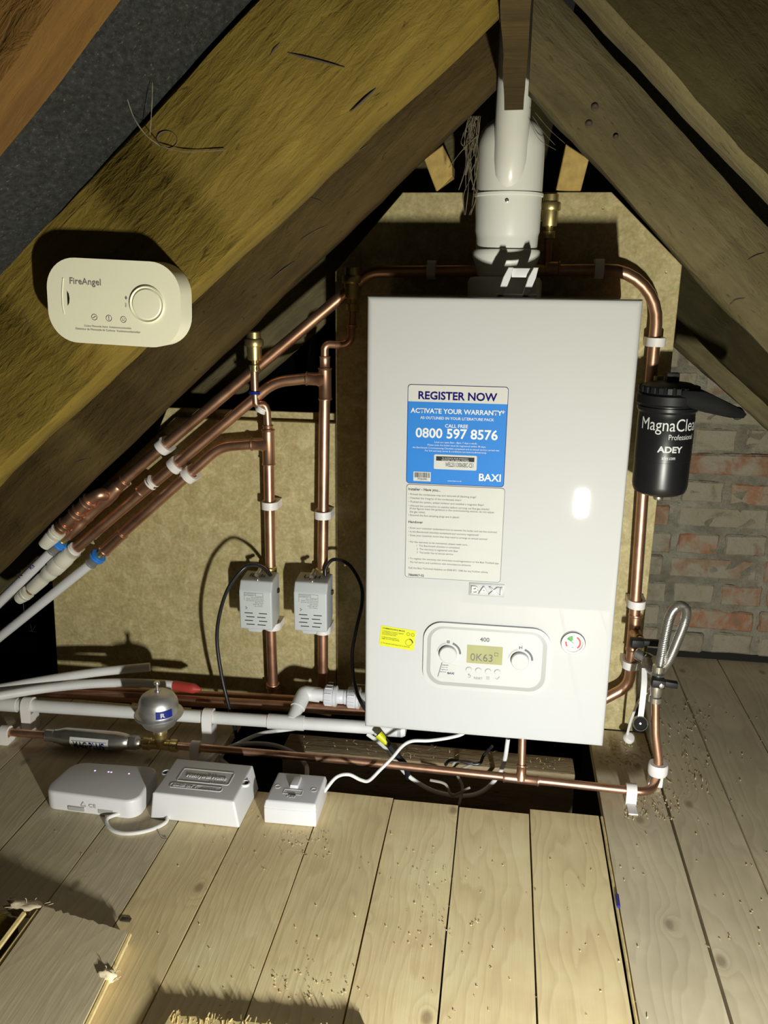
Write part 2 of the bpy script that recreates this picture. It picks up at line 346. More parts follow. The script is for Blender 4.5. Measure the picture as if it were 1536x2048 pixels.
# ================================================================== SETTING
# ---- floor: planks running towards the gable, with a cut-out under the boiler
PT = .020
fb = B(); add_box(fb, (-1.35, -1.25, -.34), (1.0, .345, -.33))
floor = tag(mk('floor', fb, DIRT, loc=(0, 0, 0)), 'old pine floorboards of the loft with a cut-out under the boiler', 'floor', kind='structure')
def plank(x0, x1, y0, y1, mat, z=FZ, rag=.0025):
    bm = B(); n = 14; x0 += .0012; x1 -= .0012
    def row(y, dz): return [bm.verts.new((x0, y, dz)), bm.verts.new((x1, y, dz))]
    top, bot = [], []
    for i in range(n+1):
        t = i/n; y = y0+(y1-y0)*t
        jx = noise.noise(V((x0*9, y*6, 1)))*.0009; kx = noise.noise(V((x1*9, y*6, 4)))*.0009
        ey = (noise.noise(V((x0*40, 3, 2)))*rag if i == n else 0); ey2 = (noise.noise(V((x1*40, 8, 2)))*rag if i == n else 0)
        zz = z+noise.noise(V((x0*5, y*3, 7)))*.0008
        top.append([bm.verts.new((x0+jx, y+ey, zz)), bm.verts.new((x1+kx, y+ey2, zz))])
        bot.append([bm.verts.new((x0+jx, y+ey, zz-PT)), bm.verts.new((x1+kx, y+ey2, zz-PT))])
    for i in range(n):
        a, b, c, d = top[i], top[i+1], bot[i], bot[i+1]
        bm.faces.new((a[0], a[1], b[1], b[0])); bm.faces.new((c[1], c[0], d[0], d[1]))
        bm.faces.new((a[0], b[0], d[0], c[0])); bm.faces.new((b[1], a[1], c[1], d[1]))
    bm.faces.new((top[0][1], top[0][0], bot[0][0], bot[0][1])); bm.faces.new((top[n][0], top[n][1], bot[n][1], bot[n][0]))
    es = [e for e in bm.edges if len(e.link_faces) == 2 and e.calc_face_angle(0) > 1 and e.verts[0].co.z > z-.004 and e.verts[1].co.z > z-.004]
    bmesh.ops.bevel(bm, geom=es, offset=.0012, segments=1, affect='EDGES')
    return mk('plank', bm, mat, floor, smooth=False)
YB0 = -1.12
for x0, x1, y1, m in ((-1.29, -1.18, -.09, PINE2), (-1.18, -1.06, -.09, PINE2), (-1.06, -.945, -.09, PINE2), (-.945, -.825, -.09, PINE2), (-.825, -.702, -.09, PINE2), (-.702, -.576, -.085, PINE2), (-.576, -.467, -.09, PINE2),
                      (-.467, -.368, -.345, PINE), (-.368, -.253, -.340, PINE), (-.253, -.139, -.321, PINE), (-.139, -.031, -.326, PINE), (-.031, .083, -.329, PINE), (.083, .194, -.317, PINE),
                      (.200, .306, YW-.004, PINE2), (.308, .412, .322, PINE2), (.413, .520, .325, PINE2), (.521, .63, .325, PINE2), (.631, .74, .325, PINE2), (.741, .85, .325, PINE2)):
    plank(x0, x1, YB0, y1, m)
# split strip left in the wide joint beside the cut-out
sb = B(); pts = [(.1975+.0012*noise.noise(V((0, y*20, 0))), y) for y in [YB0+.05*i for i in range(17)]]
add_sweep(sb, [(x, y, FZ+.0003) for x, y in pts], .0022, 6)
mk('splinter_strip', sb, GOLDW, floor)
# joist seen in the cut-out
jb = B(); add_box(jb, (-.37, -.172, -.245), (.168, -.112, FZ-PT), bev=.003)
for v in jb.verts: v.co += V((0, 0, .004*noise.noise(v.co*30)))
jo = tag(mk('floor_joist', jb, JOIST, loc=(-.10, -.142, -.245)), 'dusty wooden joist lying in the dark cut-out under the boiler', 'joist')
# ---- gable wall of brick behind everything
YB = .345
wb = B(); nx, nz = 110, 80
gv = [[wb.verts.new((-1.35+2.35*i/nx, YB-.0150+.0085*noise.noise(V((i*1.3, j*1.1, 3)))+.003*noise.noise(V((i*3.1, j*2.7, 8))), FZ+.016+1.30*j/nz)) for i in range(nx+1)] for j in range(nz+1)]
for j in range(nz):
    for i in range(nx): wb.faces.new((gv[j][i], gv[j][i+1], gv[j+1][i+1], gv[j+1][i]))
wall = tag(mk('wall_back', wb, MORT, loc=(0, 0, 0)), 'old brick gable wall with thick lime mortar', 'wall', kind='structure')
def brick_mesh(l, h, seed):
    bm = B(); add_box(bm, (0, 0, 0), (l, .03, h), bev=.004, seg=1)
    bmesh.ops.subdivide_edges(bm, edges=[e for e in bm.edges if e.calc_length() > .03], cuts=1, use_grid_fill=True)
    for v in bm.verts: v.co += noise.noise_vector(v.co*38+V((seed*7, seed, 0)))*.0028
    return bm
variants = {}
def brick(x, z, l, h, k):
    key = (round(l, 3), round(h, 3), k)
    if key not in variants:
        o = mk('brick', brick_mesh(l, h, k), BRICK, wall, local=True, smooth=False); variants[key] = o.data
    else:
        o = bpy.data.objects.new('brick', variants[key]); COL.objects.link(o); o.parent = wall; MW[o.name] = MW[wall.name]
    o.location = (x, YB-.019+random.uniform(-.003, .003), z); o.rotation_euler = (0, random.uniform(-.012, .012), 0)
ch = .0585; z = FZ+.016; r = 0
while z < .80:
    x = .10+random.uniform(-.02, .02)-(.1 if r % 2 else 0); header = r % 2 == 0
    while x < .95:
        l = (.088 if header else .188)
        if x+l > .22: brick(x+random.uniform(-.003, .003), z+random.uniform(-.003, .003), l, .0475, random.randrange(4))
        x += l+.014
    z += ch; r += 1
# ---- black sheet hung behind the chipboard, with chalk marks
sb = B(); poly = [(-1.30, -.33), (.22, -.33), (.22, .74), (.14, .96), (-.14, .96), (-1.30, -.05)]
add_prism(sb, poly, (0, .175, 0), (1, 0, 0), (0, 0, 1), (0, .004, 0))
sheet = tag(mk('underlay_sheet', sb, BLACKV, loc=(-.5, .175, -.33)), 'black underlay sheet hanging behind the chipboard panels', 'underlay')
for st in ([(60, 1247), (64, 1262), (72, 1250), (74, 1240)], [(58, 1262), (73, 1264)], [(62, 1268), (66, 1282)], [(73, 1180), (80, 1188), (86, 1180), (84, 1172)], [(46, 1200), (48, 1225)]):
    cb = B(); add_sweep(cb, [at(u, v, .1735) for u, v in st], .0006, 5); mk('chalk_mark', cb, WEBM, sheet)
# ---- roof felt on both slopes
def slope_grid(bm, x0, z0, x1, z1, y0, y1, off, n=36, mrows=20):
    d = V((x1-x0, 0, z1-z0)); nn = V((-d.z, 0, d.x)).normalized()
    if nn.z < 0: nn = -nn
    g = []
    for j in range(mrows+1):
        row = []
        for i in range(n+1):
            p = V((x0, 0, z0))+d*(i/n)+nn*(off+.007*noise.noise(V((i*.35, j*.5, x0))))
            p.y = y0+(y1-y0)*j/mrows; row.append(bm.verts.new(p))
        g.append(row)
    for j in range(mrows):
        for i in range(n): bm.faces.new((g[j][i], g[j][i+1], g[j+1][i+1], g[j+1][i]))
cb = B(); slope_grid(cb, -1.35, -.24, .03, 1.005, -1.6, .345, .152); slope_grid(cb, 1.25, -.22, -.02, 1.015, -1.6, .345, .152)
tag(mk('ceiling', cb, FELT, loc=(0, 0, 0)), 'black bitumen roofing felt sagging over the rafters', 'ceiling', kind='structure')
# ---- rafters: sawn timbers following the slope
def rafter(pa, pb, yf, depth, thick, mat, label, xeave, xtop, rough=.004, name='rafter', yl=None):
    a, b = at(*pa, yl or yf), at(*pb, yl or yf)
    d = (b-a); d.y = 0; d.normalize()
    if d.z < 0: d = -d
    s = (xtop-a.x)/d.x; e = (xeave-a.x)/d.x; top = a+d*s; low = a+d*e; L = (top-low).length
    nrm = V((-d.z, 0, d.x));  nrm = nrm if nrm.z > 0 else -nrm
    yax = nrm.cross(d)         # local frame: X along, Z = normal (up), Y
    R = Matrix((d, yax, nrm)).transposed()
    sgn = 1 if yax.y > 0 else -1
    o = V((low.x, yf, low.z)); n = 70; bm = B(); rings = []
    c = .006; plumb = abs(d.z/d.x)
    sec = [(c, 0), (thick-c, 0), (thick, c), (thick, depth-c), (thick-c, depth), (c, depth), (0, depth-c), (0, c)]
    for i in range(n+1):
        x = L*i/n; ring = []
        for k, (yy, zz) in enumerate(sec):
            q = V((x*7, k*1.3, o.y*9+o.x)); w = V((x*30, k*2.1, 5+o.x))
            dy = noise.noise(q)*rough+noise.noise(w)*rough*.4; dz = noise.noise(q+V((0, 0, 9)))*rough+noise.noise(w+V((0, 0, 9)))*rough*.4
            ring.append(bm.verts.new((x+(zz+dz)*plumb*(i/n)**8, sgn*(yy+dy), zz+dz)))
        rings.append(ring)
    for p, q in zip(rings, rings[1:]):
        for k in range(8): bm.faces.new((p[k], p[(k+1) % 8], q[(k+1) % 8], q[k]))
    bm.faces.new(rings[0]); bm.faces.new(rings[-1][::-1])
    ob = mk(name, bm, mat, None, local=True, ang=50)
    ob.location = o; ob.rotation_euler = R.to_euler(); MW[ob.name] = Matrix.Translation(o) @ R.to_4x4()
    tag(ob, label, 'rafter'); ob['_L'] = L; return ob
RZ = rafter((262, 0), (0, 338), -1.145, .15, .05, ORNG, 'blurred brown rafter crossing beside the roofing felt, nearest to the loft hatch', -1.2, -.012, yl=-1.095)
RA = rafter((0, 950), (1000, 5), -.700, .150, .048, OAKY, 'golden sawn rafter carrying the white carbon monoxide alarm', -1.25, -.012)
RB = rafter((0, 1136), (1000, 158), -.290, .150, .048, OAKB, 'rough brown rafter directly in front of the slanting copper pipes', -1.25, -.022)
RC = rafter((645, 650), (525, 755), .060, .130, .045, OAKG, 'dim grey rafter behind the slanting copper pipes', -1.25, -.012)
RAr = rafter((1186, 0), (1536, 372), -.700, .150, .048, OAKD, 'dark rafter with a lower edge coloured pale as lit from below, without nail holes, on the slope above the brickwork', 1.1, .022)
RBr = rafter((1056, 176), (1536, 702), -.290, .102, .048, OAKG, 'grey weathered rafter with nail holes beside the flue', 1.1, .022)
RCr = rafter((1357, 637), (1505, 780), .090, .120, .045, OAKD, 'dark rafter behind the chipboard above the brick wall', 1.1, .022)
RDr = rafter((1350, 690), (1440, 772), .180, .062, .05, OAKG, 'narrow grey timber lying along the top of the brickwork', 1.1, .235, name='verge_timber')
RAr.data.materials.append(OAKG)  # second timber for the underside: light from below put into its colour
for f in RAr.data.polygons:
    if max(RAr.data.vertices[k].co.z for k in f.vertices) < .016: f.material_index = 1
for r in (RZ, RA, RB, RC, RAr, RBr, RCr, RDr): del r['_L']
def cracks(host, y, lines, mat, r=.0010):
    for pts in lines:
        cb_ = B(); sp = spline([at(u, v, y) for u, v in pts], 6); add_sweep(cb_, sp, r, 6, rfun=lambda t: r*(.25+1.2*math.sin(math.pi*min(.999, max(.001, t))))); mk('crack', cb_, mat, host)
cracks(RA, -.7002, [[(458, 397), (480, 388), (495, 382), (508, 378)], [(392, 458), (405, 448), (415, 435), (422, 424)], [(395, 470), (402, 482), (412, 480)], [(575, 105), (600, 112), (640, 122), (690, 135)], [(700, 225), (722, 205), (738, 190), (752, 176)], [(40, 612), (55, 640), (70, 675)], [(20, 678), (45, 700), (68, 710)], [(172, 745), (190, 738), (225, 712), (252, 692)], [(560, 85), (548, 100), (540, 112)]], DIRT, .0009)
for u, v, rr in ((334, 279, .011), (428, 243, .007)):
    kb = B(); p = at(u, v, -.7006); add_lathe(kb, [(rr, .0014), (rr*.94, -.0004), (rr*.84, .0010)], p, (0, 1, 0), 22, cap=False)
    for q in kb.verts: q.co.z = p.z+(q.co.z-p.z)*.75
    mk('knot_ring', kb, DIRT, RA)
cracks(RBr, -.2902, [[(1460, 610), (1470, 600), (1490, 596)], [(1495, 520), (1510, 512), (1530, 505)]], DIRT, .0007)
cracks(RB, -.2902, [[(690, 320), (720, 300), (742, 285)], [(600, 480), (630, 462), (655, 450)], [(620, 395), (640, 402), (648, 412)], [(830, 180), (860, 165), (880, 150)], [(150, 925), (165, 920), (180, 917)], [(540, 560), (565, 540), (590, 522)]], DIRT, .0007)
# nail holes on the grey rafter
for u, v, rr in ((1190, 214, .005), (1178, 248, .005), (1232, 273, .0035)):
    nb = B(); p = at(u, v, -.2915); add_lathe(nb, [(0, -.0012), (rr*.6, -.0018), (rr, 0), (rr*1.05, .004)], p, (0, 1, 0), 12, cap=False)
    mk('nail_hole', nb, DIRT, RBr)
# ---- ridge board, seen from below
rb = B(); n = 24; sec = [(-.013, .952), (.013, .952), (.013, 1.13), (-.013, 1.13)]; rings = []
for i in range(n+1):
    y = -1.6+1.335*i/n
    rings.append([rb.verts.new((.0035+x+.002*noise.noise(V((k*3, y*8, 1))), y+(.006*noise.noise(V((k*9, 1, 1))) if i == n else 0), z+.003*noise.noise(V((k*3, y*11, 6)))-(.004 if i == n and z < 1 else 0))) for k, (x, z) in enumerate(sec)])
for p, q in zip(rings, rings[1:]):
    for k in range(4): rb.faces.new((p[k], p[(k+1) % 4], q[(k+1) % 4], q[k]))
rb.faces.new(rings[0]); rb.faces.new(rings[-1])
ro = mk('ridge_board', rb, OAKB, None, loc=(.0035, -.9, .952)); 
tag(ro, 'narrow wooden ridge board ending in a ragged end before the flue', 'ridge board')
# ---- small sawn timber ends above the chipboard
for poly, lab in (([(848, 318), (885, 290), (904, 328), (905, 352), (873, 384)], 'short sawn batten end left of the flue above the chipboard'), ([(1132, 288), (1178, 318), (1160, 388), (1112, 380)], 'short sawn batten end on the flue side of the grey rafter')):
    tb = B(); w = [at(u, v, -.03) for u, v in poly]
    add_prism(tb, [(q.x, q.z) for q in w][::-1], (0, -.03, 0), (1, 0, 0), (0, 0, 1), (0, .085, 0), bev=.0015, seg=1)
    c = sum(w, V())/len(w); tag(mk('batten_end', tb, CUTW, loc=(c.x, -.03, min(q.z for q in w)), smooth=False), lab, 'batten')
# ---- chipboard panels
def panel(pix, label, y=YW, th=.016, extra=None):
    w = [at(u, v, y) for u, v in pix] if extra is None else extra
    w = [(q[0], q[2]) if len(q) == 3 else q for q in w]; bm = B()
    add_prism(bm, w[::-1], (0, y, 0), (1, 0, 0), (0, 0, 1), (0, th, 0), bev=.001, seg=1)
    zc = min(q[1] for q in w); xc = sum(q[0] for q in w)/len(w)
    return tag(mk('chipboard_panel', bm, CHIP, loc=(xc, y, zc), smooth=False), label, 'chipboard')
pm = panel(None, 'chipboard panel with clipped top corners behind the boiler and flue', extra=[(-.292, FZ), (.284, FZ), (.288, .751), (.166, .864), (-.176, .864), (-.292, .735)])
pl = panel(None, 'chipboard panel behind the two zone valves and copper risers', y=YW+.001, extra=[(-.888, FZ), (-.2935, FZ), (-.2935, .468), (-.60, .468), (-.875, .222)])
ps = panel(None, 'thin chipboard offcut strip along the top of the left panel', y=YW+.0175, th=.010, extra=[(-.66, .40), (-.2935, .40), (-.2935, .484), (-.62, .484)])
for u, v in ((693, 972), (688, 1070), (690, 1130), (1206, 417), (1332, 545)):
    nb = B(); add_lathe(nb, [(.0022, 0), (.0022, -.0006), (.0012, -.0006), (0, -.0002)], at(u, v, YW), (0, 1, 0), 10); mk('screw_head', nb, BRASS, pm)
# battens on the gable that carry the panels
for x in (-.86, -.45, -.20, .22):
    bb = B(); add_box(bb, (x-.02, YW+.0285, FZ-.02), (x+.02, .175, 0.12 if x < -.8 else .40 if x < -.3 else .72), bev=.002)
    tag(mk('panel_batten', bb, OAKD, loc=(x, .06, FZ-.02)), {-.86: 'timber batten behind the outer edge of the zone valve chipboard', -.45: 'timber batten behind the chipboard under the left zone valve', -.20: 'timber batten behind the chipboard at the boiler edge beside the valves', .22: 'timber batten behind the chipboard under the magnetic filter'}[x], 'batten', 'battens behind the chipboard')
# ---- loose boards and wool near the hatch
def loose_board(corners, th, mat, name, label, edge_mat=None):
    """corners: top face far-left, far-right, near-right, near-left (3D)"""
    c = [V(q) for q in corners]; bm = B()
    nseg = 24; tf, bf = [], []
    for i in range(nseg+1):
        p = c[0].lerp(c[1], i/nseg); p = p+V((0, .004*noise.noise(V((i*.9, 1, 2))), 0)); q = c[3].lerp(c[2], i/nseg)
        tf.append((bm.verts.new(p), bm.verts.new(q))); bf.append((bm.verts.new(p-V((0, 0, th))), bm.verts.new(q-V((0, 0, th)))))
    for i in range(nseg):
        bm.faces.new((tf[i][0], tf[i][1], tf[i+1][1], tf[i+1][0])); bm.faces.new((bf[i][0], bf[i+1][0], bf[i+1][1], bf[i][1]))
        bm.faces.new((tf[i][0], tf[i+1][0], bf[i+1][0], bf[i][0])); bm.faces.new((tf[i][1], bf[i][1], bf[i+1][1], tf[i+1][1]))
    for e in (0, -1): bm.faces.new((tf[e][0], bf[e][0], bf[e][1], tf[e][1]))
    o = thing(name, label, 'board', (c[0]+c[2])/2-V((0, 0, th))); mk('board', bm, mat, o, smooth=False)
    return o
zl = FZ+.030; zr = FZ+.019
a = atz(86, 1812, zl); b = atz(256, 1864, zr); nr = V((-.405, -1.10, zr)); nl = V((-.545, -1.10, zl))
LB = loose_board((a, b, nr, nl), .018, PINE2, 'loose_floorboard', 'loose grey floorboard with a split pale edge resting on the planks')
eb = B(); add_sweep(eb, [b+V((.002, .0, -.004)), b.lerp(nr, .3)+V((.0025, 0, -.005)), b.lerp(nr, .6)+V((.002, 0, -.004)), nr+V((.002, 0, -.004))], .0028, 6); mk('split_edge', eb, GOLDW, LB)
eb = B(); add_sweep(eb, [a+V((-.004, -.006, -.004)), a.lerp(nl, .3)+V((-.006, 0, -.004)), a.lerp(nl, .7)+V((-.005, 0, -.004)), nl+V((-.004, 0, -.004))], .0035, 6); mk('split_edge', eb, GOLDW, LB)
a2 = atz(-40, 1800, zl+.004); b2 = atz(66, 1826, zl+.002)
a2 = V((-.72, -.660, zl)); b2 = V((-.578, -.700, zl-.004))
LB2 = loose_board((a2, b2, V((-.575, -1.10, zl-.004)), V((-.72, -1.10, zl))), .018, OAKY, 'loose_floorboard', 'loose orange-brown floorboard with pale torn tongue at the frame edge of the loft hatch')
eb = B(); add_sweep(eb, [b2+V((.002, .01, .001)), b2.lerp(V((-.575, -1.1, zl-.004)), .5)+V((.003, 0, .001)), V((-.573, -1.1, zl-.003))], .004, 6); mk('split_edge', eb, GOLDW, LB2)
zf = FZ+.014
fa = atz(340, 2030, zf); fbp = atz(640, 2056, zf); fb2 = fa.lerp(fbp, 1.35)
LB3 = loose_board((fa, fb2, V((fb2.x+.02, -1.16, zf)), V((fa.x-.03, -1.16, zf))), .013, GOLDW, 'sawn_board', 'pale sawn board with a splintered end lying at the loft hatch')
eb = B()
for i in range(90):
    p = fa.lerp(fb2, random.random())+V((0, random.uniform(-.012, .001), .0)); q = p+V((random.uniform(-.003, .003), random.uniform(.002, .009), random.uniform(-.002, .003)))
    add_sweep(eb, [p, q], .0007, 4)
mk('splinters', eb, GOLDW, LB3, kind='stuff')
def wool(name, c, sx, sy, sz, label, n=46):
    bm = B()
    bmesh.ops.create_icosphere(bm, subdivisions=3, radius=1)
    for v in bm.verts:
        k = 1+.45*noise.noise(v.co*2.3+V(c)*9)+.14*noise.noise(v.co*6); v.co = V(c)+V((v.co.x*sx*k, v.co.y*sy*k, v.co.z*sz*k))
    for i in range(n):
        d = V((random.gauss(0, 1), random.gauss(0, 1), random.gauss(0, .6))).normalized(); p = V(c)+V((d.x*sx, d.y*sy, d.z*sz))*.8
        if i % 4 == 0: add_sweep(bm, spline([p, p+V((d.x*sx, d.y*sy, d.z*sz))*.35+V((random.uniform(-.003, .003),)*3), p+V((d.x*sx, d.y*sy, d.z*sz))*.7], 3), .0004, 4)
    tag(mk(name, bm, WOOL, loc=(c[0], c[1], c[2]-sz), ang=180), label, 'insulation')
cw = atz(55, 1818, FZ+.022); wool('insulation_tuft', cw, .030, .010, .010, 'tuft of tan insulation wool caught at the corner of the loose boards')
cw = atz(212, 1952, FZ+.016); wool('insulation_tuft', cw, .013, .007, .008, 'small tan wool tuft on the split edge of the loose grey board')
# ================================================================== BOILER
def bf(u, v, d=0.0): return at(u, v, BF-d)
bo = thing('boiler', 'white wall-hung gas boiler with blue warranty sticker and control panel', 'boiler', (0, -.16, 0))
bm = B(); add_box(bm, (-.195, BF, 0), (.195, YW-.0005, .70))
fe = [e for e in bm.edges if all(abs(v.co.y-BF) < 1e-5 for v in e.verts)]; bmesh.ops.bevel(bm, geom=fe, offset=.009, segments=5, profile=.62, affect='EDGES')
ve = [e for e in bm.edges if abs(e.verts[0].co.z-e.verts[1].co.z) > .5 and abs(abs(e.verts[0].co.x)-.195) < 1e-4]
bmesh.ops.bevel(bm, geom=ve, offset=.004, segments=2, affect='EDGES')
ye = [e for e in bm.edges if abs(e.verts[0].co.y-e.verts[1].co.y) > .1 and max(v.co.z for v in e.verts) < .02]
if ye: bmesh.ops.bevel(bm, geom=ye, offset=.006, segments=4, affect='EDGES')
mk('casing', bm, ENAMEL, bo)
X, Z = V((1, 0, 0)), V((0, 0, 1))
def plate(name, poly, d0, th, mat, parent, bev=0, seg=2):
    """flat plate on the boiler front: poly in world x,z"""
    bm = B(); add_prism(bm, poly, (0, BF-d0-th, 0), X, Z, (0, th, 0), bev=bev, seg=seg); return mk(name, bm, mat, parent)
def xz(u, v, d=0): p = bf(u, v, d); return (p.x, p.z)
def ftext(s, parent, mat, L, R, d, h=None, bold=0.0, conv=None, res=2):
    a = bf(*conv(*L), d) if conv else bf(*L, d); b = bf(*conv(*R), d) if conv else bf(*R, d)
    return text(s, parent, mat, V((a.x, BF-d, a.z)), X, Z, b.x-a.x, h, bold, res=res)
# --- stickers (zoom coordinates of the sticker crop -> photo pixels)
def S(x, y): return (790+x/4.552, 750+y/4.552)
def sx(x, y): p = bf(*S(x, y)); return p.x
def sz(x, y): p = bf(*S(x, y)); return p.z
x0, x1 = sx(110, 500), sx(1017, 500); zt, zm, zb = sz(560, 95), sz(560, 252), sz(560, 1003)
st = plate('warranty_sticker', rrect(x0, x1, zb, zt, .005), 0, .0004, NAVY, bo); st['label'] = 'blue and white register now warranty sticker'
e = .0008
plate('white_header', [(x0+e, zm), (x1-e, zm)]+rrect(x0+e, x1-e, zm-.01, zt-e, .0045)[7:21], .0004, .0003, WHITES, st)
body = rrect(x0+e, x1-e, zb+e, zm+.01, .0045); body = body[21:]+body[:7]+[(x1-e, zm), (x0+e, zm)]
plate('blue_body', body, .0004, .0003, BLUES, st)
D = .0009
ftext('REGISTER NOW', st, NAVY, (213, 217), (930, 228), D, bold=.026, conv=S, res=3)
ftext('ACTIVATE YOUR WARRANTY*', st, WHITEI, (142, 341), (1000, 355), D, bold=.022, conv=S, res=3)
ftext('AS OUTLINED IN YOUR LITERATURE PACK', st, WHITEI, (230, 398), (902, 412), D, bold=.015, conv=S)
ftext('CALL FREE', st, WHITEI, (455, 477), (664, 481), D, bold=.015, conv=S)
ftext('0800 597 8576', st, WHITEI, (187, 564), (934, 582), D, bold=.022, conv=S, res=3)
for s, l, y, r, yr in (('Lines are open 8am - 8pm, 7 days a week.', 360, 617, 748, 625), ('Please note the boiler must be registered within 30 days,', 297, 642, 828, 652), ('the Benchmark Commissioning Checklist completed and an annual service carried out.', 160, 664, 950, 683), ('For full warranty terms & conditions see baxi.co.uk/warranty', 273, 694, 832, 708)):
    ftext(s, st, WHITEI, (l, y), (r, yr), D, conv=S)
lab = plate('serial_label', rrect(sx(355, 795), sx(745, 795), sz(550, 862), sz(550, 728), .002), .0007, .0003, WHITES, st)
plate('black_strip', rrect(sx(375, 765), sx(723, 765), sz(550, 785), sz(550, 745), .0003), .0010, .0002, DGREY, lab)
ftext('TO ACTIVATE YOUR WARRANTY', lab, WHITEI, (428, 761), (668, 764), .0014, conv=S); ftext('REGISTER THIS SERIAL NUMBER', lab, WHITEI, (426, 779), (674, 782), .0014, conv=S)
ftext('WEL251130060BC-C51', lab, DGREY, (458, 834), (712, 840), .0012, h=.0066, conv=S)
bl = plate('barcode_label', rrect(sx(168, 920), sx(326, 920), sz(247, 965), sz(247, 880), .0006), .0007, .0003, WHITES, st)
bb = B(); bx, bw = sx(178, 905), sx(320, 905)-sx(178, 905); t = 0
while t < .98:
    w = random.choice((.012, .02, .03)); add_box(bb, (bx+bw*t, BF-.0012, sz(247, 932)), (bx+bw*min(1, t+w), BF-.0010, sz(247, 887))); t += w+random.choice((.012, .018, .026))
mk('barcode', bb, DGREY, bl, smooth=False); ftext('7720390', bl, DGREY, (205, 954), (290, 956), .0012, conv=S)
ftext('BAXI', st, WHITEI, (763, 962), (962, 970), D, bold=.02, conv=S, res=3); ftext('www.baxi.co.uk', st, WHITEI, (478, 968), (605, 971), D, conv=S)
x0, x1 = sx(97, 1400), sx(985, 1400); zt, zb = sz(545, 1010), sz(545, 1866)
ss = plate('checklist_sticker', rrect(x0, x1, zb, zt, .005), 0, .0004, MGREY, bo); ss['label'] = 'white installer and handover checklist sticker'
plate('paper', rrect(x0+e, x1-e, zb+e, zt-e, .0045), .0004, .0003, WHITES, ss)
for s, l, y, r, yr, b in (('Installer - Have you...', 122, 1048, 413, 1055, .012), ('• Primed the condensate trap and removed all blanking plugs?', 124, 1092, 740, 1109, 0), ('• Checked the integrity of the condensate drain?', 124, 1126, 604, 1140, 0), ('• Flushed the system, added inhibitor and installed a magnetic filter?', 124, 1161, 810, 1180, 0),
        ('• Allowed the combustion to stabilise before carrying out flue gas checks?', 124, 1196, 860, 1216, 0), ('(if the figures meet the guidance in the commissioning section, do not adjust', 133, 1222, 902, 1244, 0), ('the gas valve)', 133, 1252, 272, 1256, 0), ('• Ensured the flue sampling plugs are in place?', 122, 1282, 583, 1295, 0),
        ('Handover', 122, 1346, 254, 1350, .012), ('• Does your customer understand how to operate the boiler and use the controls?', 122, 1398, 930, 1424, 0), ('• Is the Benchmark checklist completed and warranty registered?', 122, 1432, 763, 1453, 0), ('• Does your customer know that they need to arrange an annual service?', 122, 1465, 842, 1488, 0),
        ('• For the warranty to be maintained, please make sure...', 122, 1525, 670, 1544, 0), ('1  The Benchmark checklist is completed', 198, 1560, 588, 1573, 0), ('2  The warranty is registered with Baxi', 198, 1591, 572, 1603, 0), ('3  The boiler has an annual service', 198, 1622, 528, 1633, 0),
        ('• To register the warranty visit www.baxi.co.uk/registration or the Baxi Toolbelt app', 122, 1676, 945, 1704, 0), ('For full terms and conditions visit www.baxi.co.uk/terms', 140, 1710, 690, 1730, 0), ('Call the Baxi Technical Helpline on 0344 871 1545 for any further advice.', 122, 1762, 848, 1786, 0), ('7866867-02', 122, 1828, 264, 1833, .012)):
    ftext(s, ss, MGREY if not b else DGREY, (l, y), (r, yr), D, bold=b, conv=S)
# --- raised badge
bx0, bx1, bz0, bz1 = bf(938, 1180).x, bf(1009, 1180).x, bf(973, 1192).z, bf(973, 1167).z
ba = plate('badge', rrect(bx0, bx1, bz0, bz1, .001), 0, .0012, LGREY, bo, bev=.0005)
plate('badge_field', rrect(bx0+.0025, bx1-.0025, bz0+.002, bz1-.002, .0006), .0012, .0003, ENAMEL, ba)
text('BAXI', ba, BADGEW, V((bx0+.0035, BF-.0016, bz0+.004)), X, Z, bx1-bx0-.007, bz1-bz0-.008, .02, thick=.0022, res=3)
# --- yellow commissioning sticker, slightly turned
c = bf(795, 1276); ang = math.radians(-5.5); ux = V((math.cos(ang), 0, math.sin(ang))); uz = V((-math.sin(ang), 0, math.cos(ang)))
bm = B(); hw, hh = .0285, .0175; add_prism(bm, rrect(-hw, hw, -hh, hh, .002), V((c.x, BF-.0004, c.z)), ux, uz, (0, .0004, 0)); ys = mk('commissioning_sticker', bm, YELL, bo); ys['label'] = 'small yellow commissioning mode sticker'
def yt(s, a, b, w, h=None, bold=0): text(s, ys, DGREY, V((c.x, BF-.0005, c.z))+ux*a+uz*b, ux, uz, w, h, bold, res=2)
yt('COMMISSIONING MODE', -.0255, .0125, .036, bold=.015)
for s, a, b, w in (('1. Hold these 2 buttons together', -.0255, .0080, .035), ('and release to activate', -.0255, .0054, .025), ('commissioning mode.', -.0255, .0028, .023), ('2. Adjust potentiometer to', -.0255, -.0024, .028), ('toggle max and high setting.', -.0255, -.0050, .029), ('3. To cancel hold these for 2 seconds', -.0255, -.0132, .047)): yt(s, a, b, w)
for a, b, r0, r1, a0, a1 in ((.0165, .0098, .0022, .0027, 0, 359), (.0238, .0098, .0022, .0027, 0, 359), (.019, -.0045, .0052, .0056, 0, 359), (.019, -.0045, .0055, .0068, 0, 85)):
    bm = B(); add_prism(bm, arc_poly(r0, r1, a0, a1, 24), V((c.x, BF-.0007, c.z))+ux*a+uz*b, ux, uz, (0, .0003, 0)); mk('printed_ring', bm, DGREY, ys, smooth=False)
